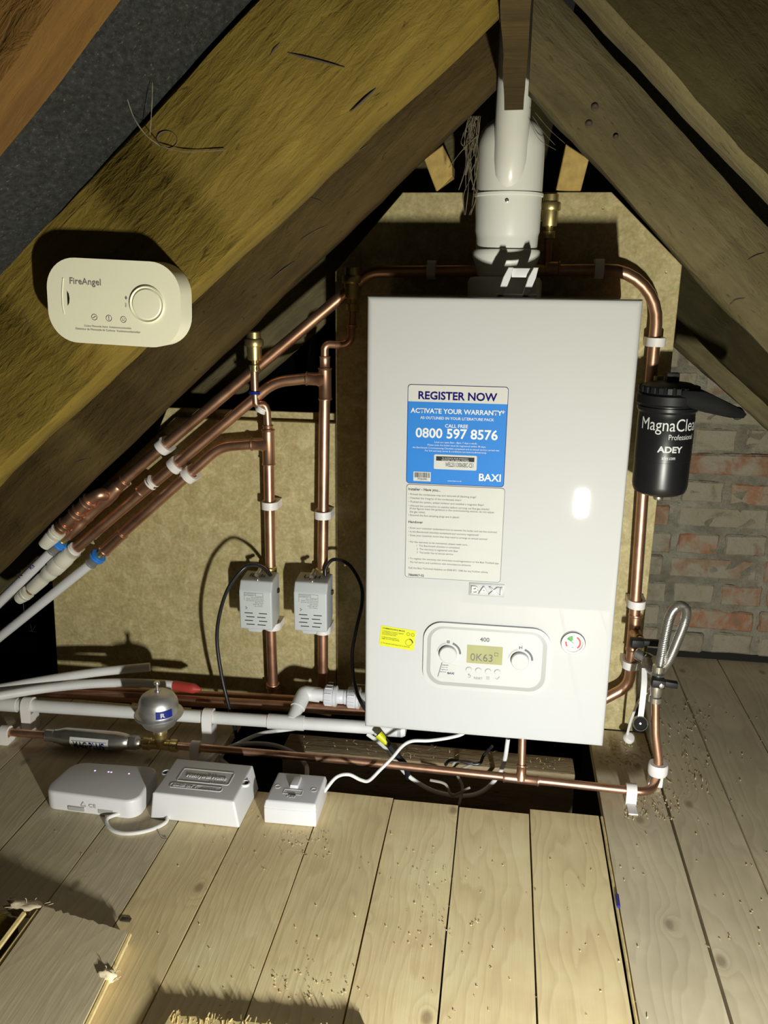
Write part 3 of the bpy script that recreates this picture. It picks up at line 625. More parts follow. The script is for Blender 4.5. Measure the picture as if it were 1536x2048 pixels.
# --- control panel
px0, px1, pz0, pz1 = bf(847, 1305).x, bf(1100, 1325).x, bf(972, 1381).z, bf(972, 1249).z
cp = plate('control_panel', rrect(px0, px1, pz0, pz1, .030, 10), 0, .0045, PANELW, bo, bev=.002, seg=3); cp['label'] = 'rounded white control panel with two dials and a display'
def ring_plate(name, o, i, d0, d1, mat, parent):
    """sloping band between outline o (depth d0) and outline i (depth d1)"""
    bm = B(); a = [bm.verts.new((p[0], BF-d0, p[1])) for p in o]; b = [bm.verts.new((p[0], BF-d1, p[1])) for p in i]; n = len(a)
    for k in range(n): bm.faces.new((a[k], a[(k+1) % n], b[(k+1) % n], b[k]))
    return mk(name, bm, mat, parent)
o1 = rrect(px0+.0060, px1-.0060, pz0+.0060, pz1-.0060, .026, 10); i1 = rrect(px0+.0120, px1-.0130, pz0+.0125, pz1-.0095, .021, 10)
ring_plate('recess_band', o1, i1, .0046, .0049, LGREY, cp)
plate('fascia', i1, .0044, .0006, PANELW, cp)
DF = .0050
def disc(name, u, v, r, d0, th, mat, parent, bev=.0004, d=0):
    p = bf(u, v, d); bm = B(); add_lathe(bm, [(r, 0), (r, -(th-bev)), (r-bev, -th), (0, -th)], V((p.x, BF-d0, p.z)), (0, 1, 0), 32); return mk(name, bm, mat, parent)
def arcp(name, u, v, r0, r1, a0, a1, d0, mat, parent):
    p = bf(u, v); bm = B(); add_prism(bm, arc_poly(r0, r1, a0, a1), V((p.x, BF-d0-.0002, p.z)), X, Z, (0, .0002, 0)); return mk(name, bm, mat, parent, smooth=False)
for u, v in ((897, 1304), (1040, 1317)):
    kn = disc('dial', u, v, .0140, DF-.001, .0090, PANELW, cp, .0012)
    arcp('scale_arc', u, v, .0172, .0188, 105, 175, DF, LGREY, kn); arcp('scale_arc', u, v, .0172, .0205, 0, 70, DF, MGREY, kn)
p = bf(897, 1281); bm = B()
for k in range(4): add_box(bm, (p.x-.0025, BF-DF-.0003, p.z-.0022+k*.0012), (p.x+.0025, BF-DF, p.z-.0014+k*.0012))
mk('radiator_symbol', bm, MGREY, cp, smooth=False)
p = bf(1042, 1292); bm = B(); add_box(bm, (p.x-.003, BF-DF-.0003, p.z-.003), (p.x-.0014, BF-DF, p.z+.0015)); add_box(bm, (p.x-.0014, BF-DF-.0003, p.z-.001), (p.x+.002, BF-DF, p.z)); add_box(bm, (p.x+.0012, BF-DF-.0003, p.z-.003), (p.x+.002, BF-DF, p.z+.003)); mk('tap_symbol', bm, MGREY, cp, smooth=False)
ds = plate('display', rrect(bf(934, 1305).x, bf(1005, 1310).x, bf(968, 1325).z, bf(968, 1289).z, .0006), DF-.0003, .0005, OLIVE, cp)
p0, p1 = bf(941, 1318), bf(985, 1321); text('0K63', ds, MGREY, V((p0.x, BF-DF-.0005, p0.z)), X, Z, p1.x-p0.x, .0125, -.004)
p0 = bf(989, 1308); bm = B()
for a, b, c2, d2 in ((0, 0, .006, .0006), (0, .005, .006, .0056), (0, 0, .0006, .0056), (.0054, 0, .006, .0056)): add_box(bm, (p0.x+a, BF-DF-.0006, p0.z+b-.001), (p0.x+c2, BF-DF-.0003, p0.z+d2-.001))
mk('degree_symbol', bm, MGREY, ds, smooth=False)
text('400', cp, MGREY, V((bf(960, 1279).x, BF-DF, bf(960, 1280).z)), X, Z, bf(979, 1279).x-bf(960, 1279).x, None, .02)
for u, v in ((938, 1337), (957, 1338.5), (976.5, 1340.5), (995, 1342)):
    b_ = disc('button', u, v, .0048, DF-.0006, .0018, PANELW, cp, .0006); arcp('button_rim', u, v, .0050, .0055, 20, 190, DF, LGREY, b_)
text('RESET', cp, MGREY, V((bf(948, 1355).x, BF-DF, bf(948, 1355).z)), X, Z, bf(965, 1356).x-bf(948, 1355).x)
def stroke(name, pts, r, parent, mat=MGREY):
    bm = B(); add_sweep(bm, [bf(u, v, DF) for u, v in pts], r, 5); mk(name, bm, mat, parent)
stroke('tick_symbol', [(991, 1356), (994, 1359), (999, 1353)], .0004, cp); stroke('back_symbol', [(937, 1349), (940, 1349.5), (941.5, 1352), (940, 1354.5), (936, 1354)], .0004, cp); stroke('back_symbol', [(938.5, 1347), (936, 1349), (938.5, 1351)], .0004, cp)
for k in range(3): stroke('menu_symbol', [(972, 1353+2.4*k), (979, 1353.4+2.4*k)], .0003, cp)
# small maker sticker on the panel
q = [xz(u, v) for u, v in ((885, 1321), (912.5, 1328), (909, 1360), (876, 1352))]
ms = plate('maker_sticker', q[::-1], DF, .0003, WHITES, cp)
ql = [xz(u, v) for u, v in ((884, 1322), (885.5, 1322.3), (876.8, 1350), (875.6, 1349.6))]; plate('sticker_edge', ql[::-1], DF+.0003, .0002, MGREY, ms)
for s, l, r in (('0344 871', (884.5, 1331), (897, 1333)), ('scan or visit', (883.5, 1335), (895, 1337)), ('register now', (882, 1339.5), (896, 1342)), ('baxi.co.uk', (880, 1344), (892, 1346))): ftext(s, ms, NAVY, l, r, DF+.0005)
ftext('BAXI', ms, NAVY, (895, 1348), (908, 1350), DF+.0005, bold=.02)
# pressure gauge
pg = thing('dummy', '', '', (0, 0, 0)); bpy.data.objects.remove(pg)
p = bf(1146, 1285); bm = B(); add_lathe(bm, [(.0190, 0), (.0190, -.003), (.0178, -.0042), (.0150, -.0042), (.0142, -.0030), (.0142, -.0012)], V((p.x, BF, p.z)), (0, 1, 0), 40, cap=False)
ga = mk('pressure_gauge', bm, CHROME, bo); ga['label'] = 'round pressure gauge with green and red scale'
disc('gauge_face', 1146, 1285, .0143, .0008, .0008, GLASSM, ga, .0001)
arcp('green_scale', 1146, 1285, .004, .0120, 95, 150, .0017, GREENP, ga); arcp('red_scale', 1146, 1285, .0095, .0122, -50, 62, .0017, REDP, ga); arcp('red_scale', 1146, 1285, .0095, .0122, 172, 215, .0017, REDP, ga)
bm = B(); add_sweep(bm, [V((p.x+.001, BF-.0022, p.z-.001)), V((p.x-.008, BF-.0022, p.z+.0075))], .0005, 5); mk('needle', bm, GREENP, ga)
text('bar', ga, MGREY, V((p.x-.0022, BF-.0018, p.z-.0085)), X, Z, .0045)
# pipe tails and bracket on top
bk = B(); p0 = bf(1000, 560); bx, bz = at(1033, 575, -.235).x, .70
add_box(bk, (bx-.030, -.250, .698), (bx+.030, -.205, .704), bev=.001)
for s in (-.016, .020):
    add_prism(bk, [(-.012, -.002), (-.003, -.002), (.007, .026), (.010, .040), (.003, .040), (-.004, .026)], (bx+s, -.250, .702), X, Z, (0, .020, 0), bev=.0008, seg=1)
add_box(bk, (bx-.008, -.240, .728), (bx+.026, -.236, .741), bev=.001)
mk('flue_clamp', bk, WPLAS, bo)
# ================================================================== FLUE
FX, FY = .0015, -.14
fl = thing('flue', 'white vertical boiler flue rising past the ridge board', 'flue', (FX, FY, .70))
def lath(name, prof, o, axis, mat, parent, seg=32, cap=True):
    bm = B(); add_lathe(bm, prof, o, axis, seg, cap); return mk(name, bm, mat, parent)
O = V((FX, FY, 0)); UP = (0, 0, 1)
lath('turret', [(.058, .70), (.058, .722), (.054, .728), (.046, .729)], O, UP, FLUEW, fl, 40)
lath('collar', [(.0395, .728), (.043, .732), (.0495, .752), (.0525, .760), (.0530, .766), (.0515, .769), (.046, .770)], O, UP, FLUEW, fl, 40)
lath('lower_sleeve', [(.0475, .768), (.0480, .784), (.0482, .790), (.0500, .796), (.0505, .846), (.0525, .8475), (.0528, .851), (.0500, .852)], O, UP, FLUEW, fl, 40)
lath('upper_sleeve', [(.0505, .850), (.0508, .915), (.0500, .925), (.046, .940), (.038, .951), (.026, .957), (0, .958)], O, UP, FLUEW, fl, 40)
bm = B(); add_sweep(bm, [V((FX-.001, FY-.026, .853)), V((FX-.001, FY-.0305, .862)), V((FX-.001, FY-.0335, .876)), V((FX, FY-.0355, .895)), V((FX, FY-.036, .93)), V((FX+.001, FY-.034, 1.0)), V((FX+.002, FY-.032, 1.10))], .0255, 28, rfun=lambda t: (.0155, .0205, .0238, .0254, .0257, .0255, .0255)[round(t*6)])
mk('terminal_pipe', bm, FLUEW, fl)
sc = B(); add_lathe(sc, [(.0028, 0), (.0028, .0015), (.0015, .002), (.001, .001), (0, .001)], at(1014, 401, FY-.0505), (0, -1, 0), 12); mk('screw', sc, STEEL, fl)
# ================================================================== CARBON MONOXIDE ALARM
ya = -.700; th = .033
ctr = at(226, 603, ya-th); al = thing('carbon_monoxide_alarm', 'cream carbon monoxide alarm with round button screwed to the golden rafter', 'alarm', (ctr.x, ya-.003, ctr.z-.045))
ax0, ax1 = at(92, 600, ya-th).x, at(358, 610, ya-th).x; az0, az1 = at(230, 690, ya-th).z, at(215, 519, ya-th).z
def aplate(name, poly, y0, t_, mat, parent, bev=0, seg=3):
    bm = B(); add_prism(bm, poly, (0, y0-t_, 0), X, Z, (0, t_, 0), bev=bev, seg=seg); return mk(name, bm, mat, parent, ang=40)
ab = aplate('body', rrect(ax0, ax1, az0, az1, .030, 10), ya-.003, th-.003, CREAM, al, bev=.0075, seg=5)
ya2 = ya-th
def ap(u, v): p = at(u, v, ya2); return p.x, p.z
def at_(s, u0, v0, u1, mat=DGREY, bold=0, h=None):
    a = at(u0, v0, ya2); b = at(u1, v0, ya2); text(s, al, mat, V((a.x, ya2-.0002, a.z)), X, Z, b.x-a.x, h, bold)
at_('FireAngel', 136, 571, 198, MGREY, .008)
bx, bz = ap(291, 606); bm = B(); add_lathe(bm, [(.0178, .0003), (.0178, -.0012), (.0168, -.0020), (.0158, -.0012), (.0150, -.0004)], V((bx, ya2, bz)), (0, 1, 0), 40, cap=False); mk('button_ring', bm, CREAM, al)
bm = B(); add_lathe(bm, [(.0150, .0005), (.0148, -.0012), (.0138, -.0020), (0, -.0024)], V((bx, ya2, bz)), (0, 1, 0), 40); mk('test_button', bm, CREAM, al)
for k, (u, v) in enumerate(((187, 636), (216, 637), (245, 638.5))):
    x_, z_ = ap(u, v); bm = B(); add_prism(bm, arc_poly(.0026, .0031, 0, 359, 24), (x_, ya2-.0003, z_), X, Z, (0, .0003, 0))
    if k == 0: add_sweep(bm, [(x_-.0018, ya2-.0003, z_-.0006), (x_-.0004, ya2-.0003, z_-.0008), (x_+.0006, ya2-.0003, z_+.0008), (x_+.0018, ya2-.0003, z_+.0006)], .00025, 5)
    elif k == 1: add_box(bm, (x_-.0003, ya2-.0004, z_-.0004), (x_+.0003, ya2, z_+.0018)); add_box(bm, (x_-.0003, ya2-.0004, z_-.0018), (x_+.0003, ya2, z_-.0011))
    else:
        for s in (-.001, .001): add_box(bm, (x_+s-.0003, ya2-.0004, z_+.0004), (x_+s+.0003, ya2, z_+.001))
        add_prism(bm, arc_poly(.0010, .0014, 20, 160, 8), (x_, ya2-.0003, z_-.0017), X, Z, (0, .0003, 0))
    mk('symbol', bm, MGREY, al, smooth=False)
at_('Carbon Monoxide Alarm  Kohlenmonoxidmelder', 168, 655.5, 262, MGREY); at_('Détecteur de Monoxyde de Carbone  Koolmonoxidemelder', 151, 662, 280, MGREY)
x_, z_ = ap(132, 600); bm = B(); add_prism(bm, [(0, -.007), (.0016, -.0045), (.0022, 0), (.0016, .0045), (0, .007)], (x_, ya2-.0003, z_), X, Z, (0, .0003, 0)); mk('vent_slot', bm, BLACKP, al, smooth=False)
bm = B(); add_sweep(bm, [at(122, 560, ya2), at(121, 590, ya2), at(123, 615, ya2), at(127, 632, ya2)], .0007, 6); mk('cover_ridge', bm, CREAM, al)
x_, z_ = ap(249, 600); bm = B(); add_box(bm, (x_-.0006, ya2-.0003, z_+.001), (x_+.0006, ya2, z_+.004)); add_box(bm, (x_-.0012, ya2-.0003, z_+.0022), (x_+.0012, ya2, z_+.0027)); mk('mute_symbol', bm, MGREY, al, smooth=False)
al.rotation_euler = (0, math.radians(2.1), 0)
a = at(251, 614, ya2); text('TEST', al, MGREY, V((a.x, ya2-.0002, a.z)), Z, -X, .0045)
# ================================================================== COPPER PIPES ON THE WALL
def pipe(name, pts, r, mat, parent, bend=.03, seg=18):
    bm = B(); add_sweep(bm, fillet(pts, bend), r, seg); return mk(name, bm, mat, parent)
def sleeve_prof(L, r): return [(r*1.02, 0), (r*1.24, .0005), (r*1.28, .0022), (r*1.14, .0042), (r*1.13, L-.0042), (r*1.28, L-.0022), (r*1.24, L-.0005), (r*1.02, L)]
def sleeve(name, a, b, r, mat, parent):
    a, b = V(a), V(b); bm = B(); add_lathe(bm, sleeve_prof((b-a).length, r), a, b-a, 20); return mk(name, bm, mat, parent)
def tee(name, a, b, c, d, r, mat, parent, rc=None):
    """run a-b, branch from its middle c to d"""
    a, b, c, d = V(a), V(b), V(c), V(d); bm = B(); rc = rc or r
    add_lathe(bm, sleeve_prof((b-a).length, r), a, b-a, 20); L = (d-c).length
    add_lathe(bm, [(rc*1.45, 0), (rc*1.38, r*1.0), (rc*1.15, r*1.5), (rc*1.13, L-.0042), (rc*1.28, L-.0022), (rc*1.24, L-.0005), (rc*1.02, L)], c, d-c, 20, cap=False)
    return mk(name, bm, mat, parent)
def air_vent(parent, base, mat, k=1.0):
    """brass automatic air vent standing on base"""
    pr = [(.0085, 0), (.0105, .001), (.0105, .011), (.0085, .012), (.0060, .0125), (.0060, .0185), (.0120, .020), (.0125, .022), (.0135, .042), (.0135, .0435), (.0160, .0445), (.0168, .047), (.0168, .054), (.0155, .0565), (.0125, .057), (.0125, .068), (.0115, .069), (0, .069)]
    o = lath('air_vent', [(a*k, b*k) for a, b in pr], base, (0, 0, 1), mat, parent, 28)
    hb = B(); add_lathe(hb, [(.0108*k, .0015*k), (.0112*k, .006*k), (.0108*k, .0105*k)], V(base), (0, 0, 1), 6, cap=False); mk('hex_nut', hb, mat, o, smooth=False)
    return o
def P(u, v, y=YP): return at(u, v, y)
# --- riser 1 (radiator zone) with its branch
r1 = thing('heating_pipe', 'copper riser through the left zone valve with curved branch to the lower white plastic pipe', 'pipe', P(545, 1370), group=None)
T1 = P(537, 893)
zx = P(543, 1000).x
pipe('riser_pipe', [V((T1.x, YP, T1.z+.02)), V((T1.x, YP, T1.z)), V((P(540, 1100).x, YP, P(540, 1140).z))], R22, COPPER, r1, 0)
ebot = P(546, 1372); pipe('riser_pipe', [V((P(541, 1240).x, YP, P(541, 1215).z)), V((ebot.x, YP, ebot.z))], R22, COPPERD, r1, 0)
eb1 = V((ebot.x, YP, ebot.z)); ec = V((ebot.x+.001, YP, ebot.z-.028)); 
pipe('elbow', [eb1+V((0, 0, .002)), ec, ec+V((.12, -.02, -.004))], R22*1.14, COPPERD, r1, .022)
sleeve('elbow_collar', eb1-V((0, 0, .004)), eb1+V((0, 0, .006)), R22*1.06, COPPERD, r1)
tee('tee_fitting', V((T1.x, YP, P(539, 930).z)), V((T1.x, YP, P(536, 858).z)), V((T1.x, YP, P(537, 889).z)), V((P(502, 887).x, YP, P(502, 888).z)), R22, COPPER, r1)
bz = P(520, 889)
D1 = [V((P(505, 887).x, YP, P(505, 888).z)), P(440, 893), P(240, 1071)]
pipe('branch_pipe', D1, R22, COPPER, r1, .075)
sleeve('reducer', P(246, 1066), P(207, 1103), R22*1.0, COPPER, r1); sleeve('spigot', P(210, 1100), P(197, 1113), R15*.95, BRASS, r1)
sleeve('blue_ring', P(199, 1110), P(192, 1117), R22*1.22, BLUER, r1); sleeve('grey_sleeve', P(193, 1116), P(180, 1128), R22*.98, GREYB, r1)
# reducing stub, offset elbows, vent
t0 = V((T1.x, YP, P(536, 858).z)); st1 = P(535, 823)
pipe('stub_pipe', [t0, V((t0.x-.001, YP, st1.z)), V((P(527, 803).x+.002, YP-.002, P(530, 806).z)), V((P(513, 806).x, YP-.004, P(513, 812).z)), V((P(512, 790).x, YP-.006, P(512, 778).z)), V((P(512, 790).x, YP-.006, P(512, 738).z))], R15, COPPER, r1, .011)
sleeve('blue_ring', V((P(512, 788).x, YP-.006, P(512, 788).z)), V((P(512, 788).x, YP-.006, P(512, 781).z)), R15*1.25, BLUEP, r1); sleeve('collar', t0-V((0, 0, .002)), t0+V((0, 0, .008)), R15*1.1, COPPER, r1)
pa_, pb_ = P(521, 823), P(527, 813); sleeve('cable_tie', pa_+V((0, -.004, 0)), pb_+V((0, -.004, 0)), R15*1.15, CLIPM, r1)
air_vent(r1, V((P(512, 742).x, YP-.006, P(512, 742).z)), BRASS)
# --- riser 2 (hot water zone) with its branch
r2 = thing('heating_pipe', 'copper riser through the right zone valve with curved branch to the cream push-fit coupling', 'pipe', P(646, 1400))
T2 = P(650, 765); x2 = T2.x
pipe('riser_pipe', [V((x2, YP, T2.z+.02)), V((P(645, 1130).x, YP, P(645, 1140).z))], R22, COPPER, r2, 0)
pipe('riser_pipe', [V((P(646, 1240).x, YP, P(646, 1215).z)), V((P(646, 1400).x, YP, P(646, 1390).z)), V((P(646, 1400).x+.10, YP-.03, P(646, 1395).z-.005))], R22, COPPERD, r2, .02)
tee('tee_fitting', V((x2, YP, P(650, 800).z)), V((x2, YP, P(650, 735).z)), V((x2, YP, P(650, 759).z)), V((P(612, 756).x, YP, P(612, 757).z)), R22, COPPER, r2)
D2 = [V((P(614, 756).x, YP, P(614, 757).z)), P(545, 762), P(505, 800), P(140, 1108)]
D2 = [V((P(614, 756).x, YP, P(614, 757).z)), P(548, 764), P(145, 1103)]
pipe('branch_pipe', D2, R22, COPPER, r2, .085)
sleeve('coupling', P(303, 965), P(280, 985), R22, COPPER, r2); sleeve('cable_tie', P(308, 961), P(299, 969), R22*1.1, CLIPM, r2); sleeve('cable_tie', P(152, 1096), P(146, 1101), R22*1.12, CLIPM, r2)
a, b = P(142, 1106), P(62, 1180); L = (b-a).length
lath('push_fit_coupling', [(.0125, 0), (.0150, .001), (.0155, .004), (.0155, .012), (.0168, .014), (.0172, .030), (.0158, .032), (.0172, .034), (.0172, .052), (.0150, .056), (.0150, .060), (.0160, .062), (.0150, .074), (.0130, .077), (.0130, .086), (.0138, .088), (.0125, L-.002), (.010, L)], a, b-a, FITW, r2, 24)
pipe('short_pipe', [P(66, 1176), P(45, 1196)], R15*1.1, COPPERD, r2, 0)
a, b = P(62, 1180), P(37, 1199); a = P(58, 1183); L = (b-a).length
lath('stop_end', [(.0105, 0), (.0135, .001), (.0138, .006), (.0125, .008), (.0138, .010), (.0135, .014), (.0122, .016), (.0128, .018), (.0105, L)], a, b-a, FITW, r2, 24)
v2 = V((x2, YP, P(650, 735).z)); 
pipe('stub_pipe', [v2, V((x2, YP, P(650, 688).z)), V((P(672, 690).x, YP, P(672, 689).z)), V((P(702, 690).x, YP-.002, P(702, 687).z)), V((P(704, 650).x, YP-.002, P(704, 640).z)), V((P(705, 620).x, YP-.002, P(705, 622).z))], R15, COPPER, r2, .016)
sleeve('collar', v2+V((0, 0, -.002)), v2+V((0, 0, .020)), R15*1.12, COPPER, r2); sleeve('collar', V((P(704, 655).x, YP-.002, P(704, 656).z)), V((P(704, 655).x, YP-.002, P(704, 648).z)), R15*1.1, COPPER, r2)
air_vent(r2, V((P(705, 622).x, YP-.002, P(705, 622).z)), BRASS, 1.05)
# --- pipe 3: from the magnetic filter over the top of the boiler and down the slope
r3 = thing('heating_pipe', 'long copper pipe looping over the boiler top and down the rafter slope', 'pipe', P(1258, 1330))
zt3 = P(1150, 537).z; xr = P(1313, 640).x
pts = [V((P(1240, 1400).x-.065, YP-.010, P(1240, 1420).z)), V((P(1262, 1330).x, YP, P(1262, 1372).z)), V((P(1262, 1330).x, YP, P(1262, 1330).z)), V((xr, YP, P(1313, 760).z)), V((xr, YP, zt3)), V((P(742, 545).x, YP, P(742, 543).z)), P(262, 948), P(225, 984)]
pipe('long_pipe', pts, R22, COPPER, r3, [0, .055, .5, .5, .085, .045, .5, 0], 20)
sleeve('coupling', V((P(1090, 536).x, YP, zt3)), V((P(1120, 537).x, YP, zt3)), R22, COPPER, r3)
sleeve('reducer', P(250, 960), P(232, 977), R22, COPPER, r3)
a, b = P(238, 971), P(133, 1073); lath('tee_body', [(R22*1.1, 0), (R22*1.3, .004), (R22*1.25, .012), (R22*1.5, .022), (R22*1.5, .045), (R22*1.25, .055), (R22*1.2, .09), (R22*1.32, .094), (R22*1.2, .098), (R22*1.15, .112), (R22*1.3, .115), (R22*1.05, (b-a).length)], a, b-a, COPPER, r3, 22)
yb = YP-.022
pipe('branch_elbow', [P(214, 993), at(205, 985, yb), at(178, 1000, yb), at(112, 1066, yb)], R22*1.18, COPPER, r3, .014)
for (u, v), (u2, v2_) in (((158, 1020), (148, 1030)), ((132, 1046), (123, 1055)), ((180, 999), (170, 1008))): sleeve('bead', at(u, v, yb), at(u2, v2_, yb), R22*1.18, COPPER, r3)
a, b = at(118, 1060, yb), at(88, 1090, yb); lath('push_fit_end', [(.0125, 0), (.0155, .001), (.0160, .006), (.0145, .008), (.0158, .010), (.0155, .016), (.0140, .018), (.0150, .020), (.0120, (b-a).length)], a, b-a, FITW, r3, 24)
sleeve('blue_ring', P(126, 1082), P(117, 1091), R22*1.15, BLUER, r3); sleeve('grey_sleeve', P(118, 1089), P(103, 1103), R22*1.0, GREYB, r3); sleeve('spigot', P(136, 1071), P(124, 1083), R15, BRASS, r3)
# filter-side fittings on the right riser
fr = lambda v: V((P(1262+(1330-v)*.0905, v).x, YP, P(1262+(1330-v)*.0905, v).z))
tee('drain_tee', fr(1300), fr(1228), fr(1262), fr(1262)+V((.004, -.035, 0)), R22, COPPER, r3, R15)
a3 = V((P(1096, 500).x, YP, zt3)); pipe('vent_stub', [a3, V((a3.x, YP, P(1096, 470).z))], R15, COPPERD, r3, 0); air_vent(r3, V((a3.x, YP, P(1096, 478).z)), BRASS, 1.0)
# --- white plastic pipes continuing down the slope
for pts, lab, wr in (([P(183, 1126), P(-60, 1322)], 'white plastic heating pipe leaving the blue ring of the lower copper branch', None), ([P(106, 1100), P(-60, 1262)], 'white plastic heating pipe with handwriting running under the brown rafter', 'R'))  :
    o = thing('plastic_pipe', lab, 'pipe', pts[1]); pipe('barrel', pts, R22*.93 if not wr else R22*.98, WPLAS, o, 0)
    if wr:
        d = (pts[1]-pts[0]).normalized(); n = V((0, -1, 0)); u = n.cross(d)
        q = pts[0].lerp(pts[1], .34); text('R', o, DGREY, q+V((0, -R22*1.0, 0))-d*.0+u*-.004, V((.75, 0, -.65)).normalized()*-1 if False else (-d), -u if u.z < 0 else u, .010, .010)
        q = pts[0].lerp(pts[1], .22); text('Ra', o, NAVY, q+V((0, -R22*1.0, 0)), (-d), -u if u.z < 0 else u, .012, .007)
# --- pipe clips on the wall
def wall_clip(c, d, label, r=R22, grp='white clips holding pipes to the chipboard', w=.0142, y0=None):
    """c: pipe centre, d: pipe direction"""
    d = V(d).normalized(); c = V(c); yb_ = (YW if y0 is None else y0); s = V((0, 1, 0)).cross(d).normalized(); bm = B()
    M = Matrix((s, V((0, 1, 0)), d)).transposed().to_4x4(); M.translation = c
    ro, ri = r+.0056, r+.0003; n = 18
    poly = [(ro*math.cos(t), ro*math.sin(t)) for t in [math.radians(180+180*k/n) for k in range(n+1)]]
    dep = yb_-c.y
    poly = [(-ro, dep)]+poly+[(ro, dep)]+[(ri, dep*.5)]+[(ri*math.cos(t), ri*math.sin(t)) for t in [math.radians(360-180*k/n) for k in range(n+1)]]+[(-ri, dep*.5)]
    # ring as quad strip: outer and inner outlines
    outer = [(-ro, dep-.0003)]+[(ro*math.cos(math.radians(180+180*k/n)), ro*math.sin(math.radians(180+180*k/n))) for k in range(n+1)]+[(ro, dep-.0003)]
    inner = [(-ri, r*1.15)]+[(ri*math.cos(math.radians(180+180*k/n)), ri*math.sin(math.radians(180+180*k/n))) for k in range(n+1)]+[(ri, r*1.15)]
    L = []
    for h in (-w/2, w/2): L.append([[bm.verts.new(M @ V((x, y, h))) for x, y in q] for q in (outer, inner)])
    m = len(outer)
    for k in range(m-1):
        for h in (0, 1): bm.faces.new((L[h][0][k], L[h][0][k+1], L[h][1][k+1], L[h][1][k]))
        for q in (0, 1): bm.faces.new((L[0][q][k], L[0][q][k+1], L[1][q][k+1], L[1][q][k]))
    for h in (0, 1): bm.faces.new((L[h][0][0], L[h][1][0], L[h][1][-1], L[h][0][-1]))
    bm.faces.new((L[0][1][0], L[0][1][-1], L[1][1][-1], L[1][1][0])); bm.faces.new((L[0][0][0], L[0][0][-1], L[1][0][-1], L[1][0][0]))
    o = mk('pipe_clip', bm, CLIPM, loc=V((c.x, yb_, c.z))); return tag(o, label, 'clip', grp)
VZ = (0, 0, 1)
wall_clip(P(540, 1010), VZ, 'white pipe clip above the left zone valve'); wall_clip(P(546, 1250), VZ, 'white pipe clip below the left zone valve')
wall_clip(P(646, 1029), VZ, 'white pipe clip above the right zone valve'); wall_clip(P(646, 1258), VZ, 'white pipe clip below the right zone valve')
wall_clip(P(1312, 684), VZ, 'white pipe clip above the black magnetic filter'); wall_clip(fr(1207), VZ, 'white pipe clip below the black magnetic filter'); wall_clip(fr(1328), VZ, 'white pipe clip at the bottom bend right of the boiler')
wall_clip(V((P(863, 540).x, YP, P(863, 540).z)), (1, 0, 0), 'shaded pipe clip on the pipe left of the flue'); wall_clip(V((P(1198, 537).x, YP, zt3)), (1, 0, 0), 'shaded pipe clip on the pipe right of the flue')
dd = P(320, 897)-P(400, 827); wall_clip(P(326, 893), dd, 'white pipe clip on the uppermost of three slanting pipes'); wall_clip(P(350, 931), dd, 'white pipe clip on the middle of three slanting pipes'); wall_clip(P(378, 950), dd, 'white pipe clip on the lowest of three slanting pipes')
